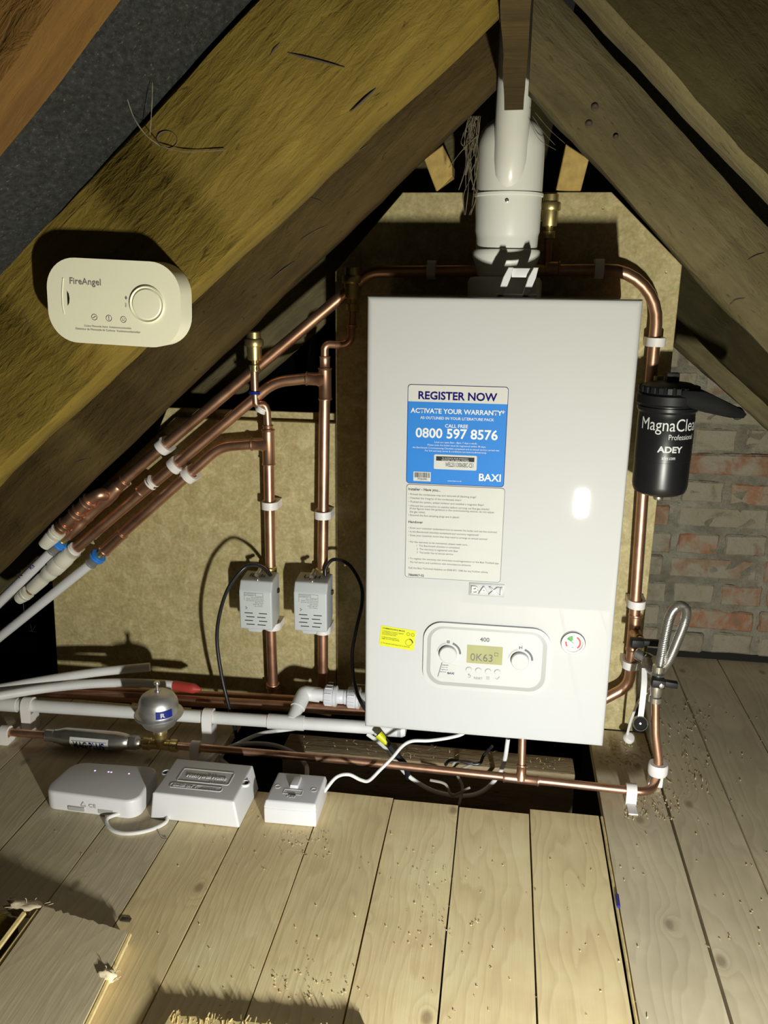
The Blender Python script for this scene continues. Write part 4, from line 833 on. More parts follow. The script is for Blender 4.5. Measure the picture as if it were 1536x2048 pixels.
# ================================================================== ZONE VALVES
def zone_valve(u, v, xc, label, word, cable, clabel):
    """u,v: pixel of the lower left corner of the cover front"""
    yf = -.132; p = at(u, v, yf); x0, z0 = p.x, p.z; w, h = .0620, .0880
    o = thing('zone_valve', label, 'valve', (xc, YP, z0-.02))
    bm = B(); prof = [(yf, z0), (yf, z0+h-.014), (yf+.010, z0+h+.004), (YP-.012, z0+h+.008), (YP-.012, z0+.012), (yf+.035, z0)]
    a = [bm.verts.new((x0, y, z)) for y, z in prof]; b = [bm.verts.new((x0+w, y, z)) for y, z in prof]; n = len(prof)
    bm.faces.new(a); bm.faces.new(b[::-1])
    for k in range(n): bm.faces.new((a[k], a[(k+1) % n], b[(k+1) % n], b[k]))
    bmesh.ops.bevel(bm, geom=list(bm.edges), offset=.0032, segments=3, profile=.6, affect='EDGES')
    cv = mk('cover', bm, GREYP, o)
    bm = B(); add_prism(bm, [(x0+.013, z0+.004), (x0+.016, z0-.006), (x0+.040, z0-.006), (x0+.045, z0+.004)][::-1], (0, yf+.002, 0), X, Z, (0, .02, 0), bev=.0015); mk('cover_lip', bm, GREYP, o)
    for c0, c1 in ((.009, .033),):
        for k in range(4):
            zz = z0+.010+k*.0075; dx = .003 if k % 2 == 0 else 0
            for xx in (x0+.010+dx, x0+.034+(.003 if k % 2 else 0)):
                sb = B(); add_box(sb, (xx, yf-.0002, zz-.0008), (xx+.0155, yf+.002, zz+.0008)); mk('vent_slot', sb, BLACKP, cv, smooth=False)
    lx, lz = x0+.010, z0+.045
    bm = B()
    for a_, b_, c_, d_ in ((0, .027, .036, .0274), (0, .012, .0004, .0274), (.0356, .012, .036, .0274), (0, .0225, .022, .0229), (.022, .0205, .0224, .0274), (.022, .0205, .036, .0209)): add_box(bm, (lx+a_, yf-.0003, lz+b_), (lx+c_, yf, lz+d_))
    mk('printed_frame', bm, MGREY, cv, smooth=False)
    for k, (s, dx, wd) in enumerate((('MOTORISED ZONE VALVE', .001, .020), ('230V 50Hz 6W', .001, .016), ('MAX 8.6 BAR 88C', .013, .021), ('END SWITCH 2.2A', .005, .030), ('BLUE NEUTRAL BROWN LIVE', .004, .031), ('GREY ORANGE', .020, .016), ('IP20', .017, .018), ('EN 60730', .020, .015))):
        text(s, cv, MGREY, V((lx+dx, yf-.0002, lz+.0245-k*.0034)), X, Z, wd, .0018, res=1)
    bm = B(); add_prism(bm, [(.0, 0), (.004, .003), (0, .007), (-.0, .005), (.0022, .003), (0, .0015)], (lx+.002, yf-.0003, lz-.006), X, Z, (0, .0003, 0)); mk('printed_mark', bm, MGREY, cv, smooth=False)
    text(word, cv, DGREY, V((x0+.014, yf+.022, z0+h+.0066)), X, V((0, 1, .10)), .030, .014, .01, lift=.0012)
    sv = B(); q = V((x0+.030, yf+.016, z0+h+.0125)); add_lathe(sv, [(.0040, 0), (.0046, .003), (.0046, .008), (.0036, .010), (.0036, .020)], q, (.10, 1, .35), 14); mk('terminal_screw', sv, STEEL, o)
    sv = B(); add_lathe(sv, [(.0035, 0), (.0035, .003), (.0015, .005), (0, .005)], V((x0+.032, yf+.014, z0+h+.004)), (0, 0, 1), 12); mk('cover_screw', sv, CHROME, o)
    sv = B(); add_box(sv, (x0+w-.002, YP-.030, z0+.060), (x0+w+.0035, YP-.022, z0+.068), bev=.001); mk('manual_lever', sv, BLACKP, o)
    lath('valve_body', [(.0115, 0), (.0135, .001), (.0135, .012), (.0115, .014), (.0125, .030), (.0165, .040), (.0165, .060), (.0125, .070), (.0115, .086), (.0135, .088), (.0135, .102), (.0110, .104)], V((xc, YP, z0-.002)), (0, 0, 1), BRASS, o, 20)
    pl_ = B(); add_box(pl_, (x0+.006, YP-.014, z0+.002), (x0+w-.002, YP-.010, z0+h), bev=.001); mk('mounting_plate', pl_, STEEL, o)
    bm = B(); add_sweep(bm, spline([V((x0+.050, YP-.022, z0+h+.002))]+cable, 10), .0034, 12); mk('power_cable', bm, BLACKC, o)
    return o
yc = -.17
zone_valve(480, 1257, P(541, 1200).x, 'grey motorised zone valve with black cable arching out over the chipboard', 'Rads', [at(538, 1147, -.10), at(520, 1132, -.13), at(492, 1133, -.16), at(459, 1172, yc), at(440, 1225, yc), at(434, 1280, yc), at(443, 1350, -.175), at(457, 1410, -.180), at(470, 1458, -.176), at(476, 1500, -.165)], '')
zone_valve(588, 1261, P(646, 1200).x, 'grey motorised zone valve beside the boiler with black cable drooping behind it', 'UFH', [at(652, 1135, -.085), at(668, 1119, -.085), at(698, 1130, -.10), at(721, 1168, -.13), at(724, 1205, -.14), at(712, 1260, -.15), at(704, 1312, -.15), at(710, 1370, -.16), at(725, 1410, -.18), at(745, 1432, -.19)], '')
# ================================================================== PIPES LYING ON THE FLOOR
zg = FZ+.0205
g = thing('supply_pipe', 'copper pipe running across the floor in front of the boiler', 'pipe', (0, -.262, FZ))
ge = atz(1270, 1582, zg); gy = -.262
gpts = [atz(4, 1463, zg), atz(96, 1471, zg)]
pipe('short_pipe', [atz(-40, 1460, zg), atz(100, 1471, zg)], R15, COPPER, g, 0)
y0_ = atz(345, 1491, zg); rz0 = V((.291, -.226, 0)); gend = V((ge.x-.01, ge.y, zg))
top = at(1311, 1398, -.215); mid = at(1311, 1468, -.222)
pipe('floor_pipe', [y0_, atz(700, 1521, zg), atz(1040, 1557, zg), V((atz(1300, 1584, zg).x, ge.y-.001, zg)), V((.296, -.228, zg+.004)), V((.296, -.226, zg+.035)), mid, top], R15, COPPER, g, [0, .3, .3, .028, .018, .05, .12, 0], 18)
tc = atz(1042, 1558, zg); tdir = (atz(1080, 1562, zg)-atz(1000, 1553, zg)).normalized()
tee('tee_fitting', tc-tdir*.030, tc+tdir*.030, tc, tc+V((0, .004, .026)), R15, COPPER, g)
pipe('drop_pipe', [tc+V((0, .003, .02)), V((tc.x-.002, tc.y+.020, .012))], R15*.95, COPPER, g, 0)
# scale reducer, tee and shock arrestor
a, b = atz(92, 1470, zg), atz(282, 1486, zg); L = (b-a).length
sr = thing('scale_reducer', 'silver magnetic scale reducer cylinder with white label on the floor pipe', 'scale reducer', a+V((L/2, 0, zg-a.z-.012)))
lath('barrel', [(.0085, 0), (.0110, .001), (.0110, .016), (.0125, .018), (.0125, .022), (.0165, .036), (.0170, .040), (.0170, L-.045), (.0150, L-.030), (.0125, L-.022), (.0100, L-.020), (.0115, L-.019), (.0115, L-.004), (.009, L)], a, b-a, STEEL, sr, 28)
hb = B(); add_lathe(hb, [(.0128, L-.021), (.0135, L-.018), (.0135, L-.008), (.0125, L-.005)], a, b-a, 6, cap=False); mk('hex_nut', hb, STEEL, sr, smooth=False)
ax = (b-a).normalized(); fw = V((0, -1, 0)); upv = ax.cross(fw); upv = upv if upv.z > 0 else -upv
bm = B(); R_ = .0173; rows = []
for k in range(9):
    t = math.radians(34-k*14); d_ = upv*math.sin(t)+fw*math.cos(t); rows.append([bm.verts.new(a+ax*(L*.30)+d_*R_), bm.verts.new(a+ax*(L*.70)+d_*R_)])
for p, q in zip(rows, rows[1:]): bm.faces.new((p[0], p[1], q[1], q[0]))
lb_ = mk('paper_label', bm, WHITES, sr)
wl = L*.40
def wrap(s, mat, off, t0, wd, ht, bold=.02):
    def fn(a_, b_): t = t0+b_/R_; d_ = upv*math.sin(t)+fw*math.cos(t); return a+ax*(L*.30+off+a_)+d_*(R_+.0010)
    text(s, lb_, mat, a, ax, upv, wd, ht, bold, fn=fn)
wrap('MAG', DGREY, wl*.09, math.radians(-36), wl*.36, .014); wrap('PLUS', NAVY, wl*.50, math.radians(-36), wl*.40, .014)
for aa in (.05, .95):
    pass
bm = B()
for t in (math.radians(14),):
    d_ = upv*math.sin(t)+fw*math.cos(t); add_sweep(bm, [a+ax*(L*.32)+d_*(R_+.0002), a+ax*(L*.68)+d_*(R_+.0002)], .0004, 5)
mk('label_rule', bm, NAVY, lb_)
pipe('joining_pipe', [b-ax*.004, atz(312, 1489, zg)], R15, COPPER, g, 0)
tv = atz(322, 1489, zg)
sh = thing('shock_arrestor', 'small domed steel expansion vessel on a brass tee with blue badge', 'expansion vessel', tv-V((0, 0, .012)))
bm = B(); add_lathe(bm, [(.0080, 0), (.0115, .0005), (.0115, .013), (.0095, .015), (.0095, .049), (.0115, .051), (.0115, .063), (.0085, .064)], tv-ax*.032, ax, 16); add_lathe(bm, [(.0105, 0), (.0105, .014), (.0125, .016), (.0125, .024), (.0090, .025)], tv, (0, 0, 1), 16); mk('brass_tee', bm, BRASS, sh)
vb = tv+V((0, 0, .026)); k = .0385
lath('vessel', [(.0075, -.004), (.0085, .004), (.018, .008), (.028, .016), (.0335, .026), (.0338, .0318), (.0400, .0325), (.0425, .0345), (.0430, .0370), (.0415, .0390), (.0345, .0400), (.0348, .053), (.0335, .061), (.0290, .070), (.0215, .0755), (.0100, .0785), (0, .0788)], vb, (0, 0, 1), BRUSH, sh, 40)
lath('bleed_screw', [(.0042, 0), (.0050, .001), (.0050, .005), (.0028, .006), (.0024, .014), (.0052, .0155), (.0056, .018), (.0048, .0205), (0, .021)], vb+V((0, 0, .077)), (0, 0, 1), CHROME, sh, 16)
bm = B(); rows = []
for k in range(7):
    t = math.radians(-75+k*8); rows.append([bm.verts.new(vb+V((math.cos(t)*.0358, math.sin(t)*.0358, .0425))), bm.verts.new(vb+V((math.cos(t)*.0352, math.sin(t)*.0352, .0565)))])
for p, q in zip(rows, rows[1:]): bm.faces.new((p[0], p[1], q[1], q[0]))
bd = mk('badge', bm, BLUEP, sh)
def bfn(a_, b_): t = math.radians(-62)+a_/.0360; return vb+V((math.cos(t)*.0362, math.sin(t)*.0362, .0455+b_))
text('R', bd, WHITEI, vb, X, Z, .008, .008, .03, fn=bfn)
# --- white waste pipe
zw = FZ+.050
wp = thing('waste_pipe', 'white plastic waste pipe along the floor running under the boiler', 'pipe', atz(580, 1445, zw)-V((0, 0, .012)))
w0, w1 = atz(-40, 1405, zw), atz(800, 1459, zw)
wy = lambda u: w0.lerp(w1, (u+40)/840)
pipe('barrel', [w0, w1], .0115, WPIPE, wp, 0, 20)
def soc(u0, u1, r=.0135): 
    a_, b_ = wy(u0), wy(u1); lath('socket', [(.0115, 0), (r, .0005), (r, (b_-a_).length-.0005), (.0115, (b_-a_).length)], a_, b_-a_, WPIPE, wp, 24)
soc(-20, 40); soc(545, 616); soc(752, 803)
lath('end_cap', [(.0135, 0), (.0135, .008), (.011, .014), (0, .016)], w1-(w1-w0).normalized()*.004, w1-w0, WPIPE, wp, 24)
# condensate assembly joining it
ce = at(618, 1388, -.135); cdn = wy(590)
el = [cdn+V((0, .004, .008)), at(606, 1398, -.150)+V((0, 0, 0)), ce, at(652, 1392, -.13), at(722, 1396, -.13), at(760, 1399, -.13)]
el = [cdn+V((.002, .0, .004)), V((ce.x-.008, -.140, ce.z+.004)), V((at(700, 1394, -.13).x, -.133, ce.z-.002)), V((at(775, 1398, -.13).x, -.133, ce.z-.003))]
pipe('elbow_pipe', el, .0118, WPIPE, wp, .010, 20)
q0 = V((ce.x-.008, -.140, ce.z+.004))
def onx(u): x = at(u, 1394, -.133).x; return V((x, -.1335, ce.z-.001))
bm = B(); add_sweep(bm, fillet([q0.lerp(el[0], .55), q0, onx(640)], .008), .0140, 22); mk('elbow_socket', bm, WPIPE, wp)
for u0, u1, rr in ((650, 676, .0190), (696, 722, .0195)):
    a_ = onx(u0); L = onx(u1).x-a_.x; bm = B()
    add_lathe(bm, [(.012, 0), (rr*.96, .0005), (rr, .002), (rr, L*.62), (rr*.93, L*.66), (rr*1.03, L*.72), (rr*1.03, L*.9), (.0135, L)], a_, (1, 0, 0), 28); nn = mk('union_nut', bm, WPLAS, wp)
    rb_ = B()
    for k in range(10):
        t = 2*math.pi*k/10; y_, z_ = math.cos(t)*rr, math.sin(t)*rr; add_box(rb_, (a_.x+.002, a_.y+y_-.0012, a_.z+z_-.0012), (a_.x+L*.6, a_.y+y_+.0012, a_.z+z_+.0012), bev=.0005, seg=1)
    mk('grip_rib', rb_, WPLAS, nn)
lath('threaded_neck', [(.0135, 0), (.0135, .010), (.0128, .011), (.0140, .013), (.0140, .018), (.0128, .020)], onx(676), (1, 0, 0), WPLAS, wp, 24)
lath('grey_tail', [(.0125, 0), (.0125, .05)], onx(720), (1, 0, 0), LGREY, wp, 20)
# --- copper pipes behind it
for k, (pa0, pb0, zz, lab) in enumerate(((( -30, 1378), (700, 1420), FZ+.052, 'tarnished copper pipe lying behind the white waste pipe'), ((100, 1378), (700, 1406), FZ+.050, 'tarnished copper pipe lying nearest the chipboard behind the waste pipe'))):
    a_, b_ = atz(*pa0, zz), atz(*pb0, zz); b_ = a_.lerp(b_, 1.35)
    o = thing('floor_pipe', lab, 'pipe', (a_+b_)/2-V((0, 0, R22))); pipe('barrel', [a_, b_], R22, COPPERD, o, 0)
# --- saddle clips on the floor
def floor_clip(c, d, label, r, w=.016, base=None):
    d = V(d); d.z = 0; d.normalize(); s = V((0, 0, 1)).cross(d); bm = B(); ro, ri = r+.005, r+.0003; n = 16; hb_ = c.z-FZ
    outer = [(ro, -hb_+.0002)]+[(ro*math.cos(math.radians(180*k/n)), ro*math.sin(math.radians(180*k/n))) for k in range(n+1)]+[(-ro, -hb_+.0002)]
    inner = [(ri, -r*1.1)]+[(ri*math.cos(math.radians(180*k/n)), ri*math.sin(math.radians(180*k/n))) for k in range(n+1)]+[(-ri, -r*1.1)]
    L = [[[bm.verts.new(c+s*x+V((0, 0, z))+d*h) for x, z in q] for q in (outer, inner)] for h in (-w/2, w/2)]; m = len(outer)
    for k in range(m-1):
        for h in (0, 1): bm.faces.new((L[h][0][k], L[h][0][k+1], L[h][1][k+1], L[h][1][k]))
        for q in (0, 1): bm.faces.new((L[0][q][k], L[0][q][k+1], L[1][q][k+1], L[1][q][k]))
    for h in (0, 1): bm.faces.new((L[h][0][0], L[h][1][0], L[h][1][-1], L[h][0][-1]))
    bm.faces.new((L[0][1][0], L[0][1][-1], L[1][1][-1], L[1][1][0])); bm.faces.new((L[0][0][0], L[0][0][-1], L[1][0][-1], L[1][0][0]))
    if base:
        t0, t1 = base; add_box(bm, (-w*.45, t0, 0), (w*.45, t1, .0035), Matrix.Translation(V((c.x, c.y, FZ+.0002))), bev=.0006, seg=1)
    return tag(mk('floor_clip', bm, CLIPM, loc=(c.x, c.y, FZ)), label, 'clip', 'white saddle clips on the floorboards')
gd = V((1, -.01, 0))
floor_clip(atz(12, 1464, zg), gd, 'white saddle clip on the copper pipe beside the scale reducer', R15, base=(-.01, .07))
floor_clip(atz(392, 1495, zg), gd, 'white saddle clip on the copper pipe beside the shock arrestor', R15, base=(-.01, .07))
floor_clip(atz(1262, 1581, zg), gd, 'white saddle clip on the copper floor pipe before its right bend', R15, w=.017, base=(-.040, 0))
c_ = wy(62); floor_clip(V((c_.x, c_.y, c_.z)), (1, .04, 0), 'tall white saddle clip on the waste pipe near its wall end', .0115, .018)
c_ = wy(428); floor_clip(V((c_.x, c_.y, c_.z)), (1, .04, 0), 'tall white saddle clip on the waste pipe beside the shock arrestor', .0115, .018)
# clip round the foot of the filling-loop riser
rc_ = B(); cc = V((.296, -.226, FZ)); add_lathe(rc_, [(.0075, .030), (.0150, .030), (.0165, .034), (.0165, .046), (.0150, .050), (.0078, .050), (.0075, .030)], cc, (0, 0, 1), 24, cap=False)
add_box(rc_, (cc.x-.012, cc.y+.004, FZ+.0002), (cc.x+.012, cc.y+.018, FZ+.046), bev=.002)
tag(mk('riser_clip', rc_, CLIPM, loc=(cc.x, cc.y+.011, FZ)), 'chunky white clip round the foot of the copper filling riser', 'clip')
# --- two loose plastic pipe ends above the copper pipes
for pts, zz, tape, lab in (([(-60, 1388), (80, 1362), (190, 1345), (300, 1334)], (FZ+.075, FZ+.085, FZ+.095, FZ+.100), False, 'cut grey-white plastic pipe end pointing at the chipboard'), ([(-60, 1402), (90, 1377), (220, 1366), (330, 1369), (388, 1377)], (FZ+.078,)*5, True, 'white plastic pipe end sealed with red tape')):
    w3 = [atz(u, v, z_) for (u, v), z_ in zip(pts, zz)]; o = thing('pipe_tail', lab, 'pipe', w3[1]-V((0, 0, .01)))
    sp = spline(w3, 8)
    bm = B(); add_sweep(bm, sp, .0085, 16); mk('barrel', bm, WPIPE, o)
    if tape: bm = B(); add_sweep(bm, sp[-7:]+[sp[-1]+(sp[-1]-sp[-2])*.5, sp[-1]+(sp[-1]-sp[-2])*1.3, sp[-1]+(sp[-1]-sp[-2])*2.0], .0088, 16, rfun=lambda t: .0094 if t < .70 else .0094*(1.0-(t-.70)*2.4)); mk('red_tape', bm, REDT, o)
# ================================================================== ELECTRICAL BOXES
def quad_box(name, parent, base, top, z0, z1, mat, bev, seg=4):
    """base/top: four (x,y) corners counter-clockwise from near-left"""
    bm = B(); a_ = [bm.verts.new((x, y, z0)) for x, y in base]; b_ = [bm.verts.new((x, y, z1)) for x, y in top]
    bm.faces.new(a_[::-1]); bm.faces.new(b_)
    for k in range(4): bm.faces.new((a_[k], a_[(k+1) % 4], b_[(k+1) % 4], b_[k]))
    if isinstance(bev, tuple):
        ve = [e for e in bm.edges if abs(e.verts[0].co.z-e.verts[1].co.z) > .001]; bmesh.ops.bevel(bm, geom=ve, offset=bev[0], segments=8, profile=.5, affect='EDGES')
        te = [e for e in bm.edges if all(abs(v.co.z-z1) < 1e-5 for v in e.verts)]; bmesh.ops.bevel(bm, geom=te, offset=bev[1], segments=4, profile=.5, affect='EDGES')
    else: bmesh.ops.bevel(bm, geom=list(bm.edges), offset=bev, segments=seg, profile=.6, affect='EDGES')
    return mk(name, bm, mat, parent)
def xy(u, v, z): p = atz(u, v, z); return (p.x, p.y)
# hub
hz = FZ+.032
hb = thing('wireless_hub', 'low white rounded wireless hub with violet status lights', 'hub', (-.60, -.40, FZ))
n_l, n_r = V((-.694, -.438, 0)), V((-.530, -.444, 0)); f_l, f_r = V((-.683, -.350, 0)), V((-.534, -.342, 0))
base = [(q.x, q.y) for q in (n_l, n_r, f_r, f_l)]
hubb = quad_box('casing', hb, base, base, FZ+.0005, hz, WPLAS, (.022, .0045))
for u, v in ((190, 1541), (217, 1543.5), (222.5, 1544), (258, 1547)):
    p = atz(u, v, hz+.0003); bm = B(); add_lathe(bm, [(.0016, 0), (.0013, .0004), (0, .0005)], V((p.x, p.y, hz)), (0, 0, 1), 10); mk('status_light', bm, LEDM, hb)
for u0, u1 in ((131, 161), (196, 224)):
    p0, p1 = atz(u0, 1622, FZ+.008), atz(u1, 1628, FZ+.008); yy = -.4405
    bm = B(); add_box(bm, (p0.x, -.4430, FZ+.004), (p1.x, -.4395, FZ+.011), bev=.0004, seg=1); mk('port', bm, LGREY, hb)
yy = -.4422
text('CE', hb, LGREY, V((atz(180, 1610, FZ+.015).x, -.4428, FZ+.013)), X, Z, .012, .006)
bm = B(); xx = atz(170, 1608, FZ+.015).x
for k in range(3):
    t0, t1 = math.radians(90+120*k), math.radians(90+120*(k+1)); add_sweep(bm, [V((xx+math.cos(t0)*.005, -.4428, FZ+.0165+math.sin(t0)*.005)), V((xx+math.cos(t1)*.005, -.4428, FZ+.0165+math.sin(t1)*.005))], .0004, 4)
mk('recycling_mark', bm, LGREY, hb)
# wiring box
wz = FZ+.047
wbx = thing('wiring_centre', 'white junction box with embossed panel and two cover screws', 'junction box', (-.44, -.39, FZ))
nl, nr_, frr, fll = xy(303, 1637, FZ), xy(481, 1659, FZ), (-.365, -.335), (-.503, -.335)
nl, nr_ = (-.513, -.4375), (-.3655, -.4400)
base = [nl, nr_, (-.3655, -.333), (-.513, -.333)]; ins = [(nl[0]+.006, nl[1]+.001), (nr_[0]-.008, nr_[1]+.001), (-.3735, -.336), (-.507, -.336)]
wbody = quad_box('cover', wbx, base, ins, FZ+.0005, wz, WPLAS, .004, 4)
def emb(name, x0, x1, y0, y1, h, parent, mat=WPLAS, r=.004): 
    bm = B(); o_ = rrect(x0, x1, y0, y1, r); i_ = rrect(x0+.0016, x1-.0016, y0+.0016, y1-.0016, r*.7)
    def ring(q, z_): return [bm.verts.new((x, y, z_)) for x, y in q]
    A1, A2, A3, A4 = ring(o_, wz-.0004), ring([(x+.0004*(1 if x < (x0+x1)/2 else -1), y) for x, y in o_], wz+h), ring(i_, wz+h), ring(i_, wz+.0001)
    for p, q in ((A1, A2), (A2, A3), (A3, A4)):
        n = len(p)
        for k in range(n): bm.faces.new((p[k], p[(k+1) % n], q[(k+1) % n], q[k]))
    return mk(name, bm, mat, parent)
pnl = emb('raised_frame', -.483, -.395, -.399, -.363, .0007, wbx); pn2 = emb('raised_frame', -.488, -.401, -.418, -.4055, .0007, wbx)
text('Honeywell Home', pnl, WPLAS, V((-.470, -.386, wz)), X, V((0, 1, 0)), .066, .009, .02, thick=.0009, res=2); text('by Resideo', pnl, LGREY, V((-.428, -.3955, wz)), X, V((0, 1, 0)), .028, .003, thick=.0004, res=1)
text('DANGER 230V', pn2, WPLAS, V((-.482, -.4145, wz)), X, V((0, 1, 0)), .032, .0055, .02, thick=.0008, res=2); text('isolate supply before', pn2, LGREY, V((-.434, -.4105, wz)), X, V((0, 1, 0)), .028, .0026, thick=.0004, res=1); text('removing cover', pn2, LGREY, V((-.434, -.4148, wz)), X, V((0, 1, 0)), .024, .0026, thick=.0004, res=1)
stt = B(); add_sweep(stt, [V((-.446, -.4148, wz+.0004)), V((-.4435, -.4085, wz+.0004)), V((-.441, -.4148, wz+.0004))], .0006, 5); mk('bolt_symbol', stt, WPLAS, pn2)
for x_, y_ in ((-.5075, -.378), (-.3715, -.386)):
    bm = B(); add_lathe(bm, [(.0075, -.004), (.0078, .0006), (.0062, .0010), (.0058, -.0035), (0, -.0035)], V((x_, y_, wz-.001)), (0, 0, 1), 20, cap=False); sw = mk('screw_well', bm, WPLAS, wbx); bm = B(); add_lathe(bm, [(.0056, 0), (.0052, .0010), (0, .0012)], V((x_, y_, wz-.0045)), (0, 0, 1), 16); mk('screw', bm, DGREY, sw)
# fused spur
sz_ = FZ+.036
sp_ = thing('fused_spur', 'white fused spur switch on a square back box', 'switch', (-.29, -.376, FZ))
base = [(-.332, -.4205), (-.2485, -.4190), (-.2485, -.3335), (-.332, -.3350)]
quad_box('back_box', sp_, base, base, FZ+.0005, sz_-.008, WPLAS, .003, 3)
pb2 = [(-.3325, -.4212), (-.2480, -.4197), (-.2480, -.3328), (-.3325, -.3343)]; pt = [(-.330, -.4155), (-.2505, -.414), (-.2505, -.3355), (-.330, -.337)]
quad_box('face_plate', sp_, pb2, pt, sz_-.0082, sz_+.003, WPLAS, .0030, 4)
fz = sz_+.003
quad_box('rocker', sp_, [(-.3005, -.3775), (-.2870, -.3775), (-.2870, -.3500), (-.3005, -.3500)], [(-.2998, -.3770), (-.2877, -.3770), (-.2877, -.3505), (-.2998, -.3505)], fz-.001, fz+.005, WPLAS, .0008, 2)
bm = B(); o_ = [(-.3075, -.3945), (-.2775, -.3945), (-.2775, -.3825), (-.3075, -.3825)]
for k in range(4): p, q = o_[k], o_[(k+1) % 4]; add_sweep(bm, [V((*p, fz+.0001)), V((*q, fz+.0001))], .0005, 5)
mk('fuse_carrier', bm, WPLAS, sp_); bm = B(); add_box(bm, (-.2985, -.3955, fz-.0005), (-.2865, -.3942, fz+.0012), bev=.0003); mk('fuse_slot', bm, DGREY, sp_)
text('FUSE', sp_, WPLAS, V((-.2995, -.4035, fz)), X, V((0, 1, 0)), .014, .0050, 0, thick=.0004)
for x_ in (-.3205, -.2610):
    bm = B(); add_lathe(bm, [(.0050, -.001), (.0052, .0004), (.0042, .0006), (.0040, -.0008), (0, -.0008)], V((x_, -.3775, fz)), (0, 0, 1), 20, cap=False); sw = mk('screw_well', bm, WPLAS, sp_); bm = B(); add_lathe(bm, [(.0039, 0), (.0036, .0006), (0, .0007)], V((x_, -.3775, fz-.0006)), (0, 0, 1), 16); mk('screw', bm, STEEL, sw)
# ================================================================== CABLES
def cable(name, pts, r, mat, label, n=10, cat='cable'):
    bm = B(); sp = spline(pts, n); add_sweep(bm, sp, r, 10); lo = min(sp, key=lambda q: q.z)
    return tag(mk(name, bm, mat, loc=(lo.x, lo.y, lo.z-r)), label, cat)
def Zc(u, v, z): return atz(u, v, z)
cable('hub_cable', [V((-.562, -.4405, FZ+.006)), Zc(215, 1637, FZ+.006), Zc(216, 1652, FZ+.004), Zc(232, 1664, FZ+.0035), Zc(262, 1667, FZ+.0035), Zc(300, 1660, FZ+.0035), Zc(330, 1646, FZ+.004), V((-.484, -.4365, FZ+.006))], .0030, CABLEW, 'white flex looping from the wireless hub to the junction box')
cable('spur_cable', [V((-.250, -.352, FZ+.020)), at(672, 1555, -.335), at(697, 1549, -.33), at(722, 1560, -.32), at(738, 1561, -.31), at(760, 1540, -.295), at(785, 1515, -.28), at(805, 1492, -.265), at(825, 1482, -.255), at(860, 1481, -.25), at(905, 1474, -.245), at(930, 1464, -.24), at(940, 1440, -.235)], .0029, CABLEW, 'white flex rising from the fused spur to the underside of the boiler')
cable('grey_flex', [at(395, 1540, -.30), at(430, 1508, -.24), at(470, 1490, -.20), at(520, 1468, -.18), at(575, 1459, -.17), at(640, 1452, -.16)], .0038, CABLEW, 'grey-white flex crossing behind the junction box towards the waste pipe')
cable('grey_flex', [V((-.385, -.334, FZ+.02)), at(440, 1515, -.26), at(475, 1490, -.22), at(540, 1489, -.215), at(590, 1507, -.22), at(608, 1525, -.25), at(614, 1540, -.29), V((-.285, -.334, FZ+.012))], .0040, CABLEG, 'grey flex arching from the junction box over the copper pipe to the spur')
cable('grey_flex', [at(735, 1468, -.19), at(765, 1490, -.20), at(790, 1520, -.215), at(810, 1545, -.235), at(835, 1565, -.24), at(870, 1583, -.235), at(920, 1592, -.225), at(960, 1585, -.22), at(990, 1560, -.215), at(1008, 1525, -.21), at(1016, 1478, -.205)], .0038, CABLEW, 'white flex looping down into the dark cut-out under the boiler')
cable('grey_flex', [at(905, 1530, -.20), at(915, 1522, -.20), at(945, 1527, -.20), at(915, 1545, -.20), at(925, 1575, -.22), at(918, 1610, -.25)], .0026, CABLEG, 'thin grey flex kinked in the cut-out below the boiler')
cable('grey_flex', [at(860, 1560, -.25), at(890, 1568, -.25), at(905, 1590, -.26), at(940, 1575, -.25)], .0024, CABLEG, 'thin dull flex deep in the cut-out below the boiler')
bc = cable('black_cable', [at(758, 1466, -.225), at(775, 1487, -.23), at(795, 1512, -.236), at(812, 1532, -.240), at(816, 1560, -.236)], .0052, BLACKC, 'thick black cable with a yellow tag dropping under the boiler')
bm = B(); add_sweep(bm, spline([at(757, 1468, -.2255), at(768, 1480, -.228), at(779, 1492, -.231)], 5), .0062, 12, rfun=lambda t: .0075-.0025*t); mk('yellow_tag', bm, YELL, bc)
cable('black_cable', [at(985, 1492, -.19), at(968, 1510, -.19), at(955, 1528, -.20), at(905, 1520, -.20), at(890, 1530, -.21)], .0028, BLACKC, 'thin black cable looping under the middle of the boiler')
# ================================================================== MAGNETIC FILTER
fc = at(1328, 880, -.115); mf = thing('magnetic_filter', 'black cylindrical magnetic filter with white lettering and lever on its lid', 'filter', (fc.x, fc.y, .376))
tb_, tt_ = at(1328, 985, -.115), at(1328, 800, -.115); tb_.y = tt_.y = -.115
axf = V((0, 0, 1)); zb_, ztp = tb_.z, tt_.z; rf = .0445; xf = at(1327, 890, -.115).x; FC = V((xf, -.115, 0))
lath('canister', [(0, zb_-.006), (.012, zb_-.006), (.013, zb_-.001), (.034, zb_), (.041, zb_+.004), (rf-.001, zb_+.010), (rf, zb_+.016), (rf, zb_+.058), (rf+.0004, zb_+.0585), (rf+.0004, ztp-.026), (rf, ztp-.025), (rf, ztp-.018), (rf+.003, ztp-.014), (rf+.003, ztp-.009), (rf+.0005, ztp-.008), (rf+.0005, ztp-.004)], FC, axf, BLACKT, mf, 56)
lath('drain_plug', [(.0075, -.012), (.0085, -.010), (.0085, -.006), (.006, -.005)], FC+V((0, 0, zb_)), axf, STEEL, mf, 16)
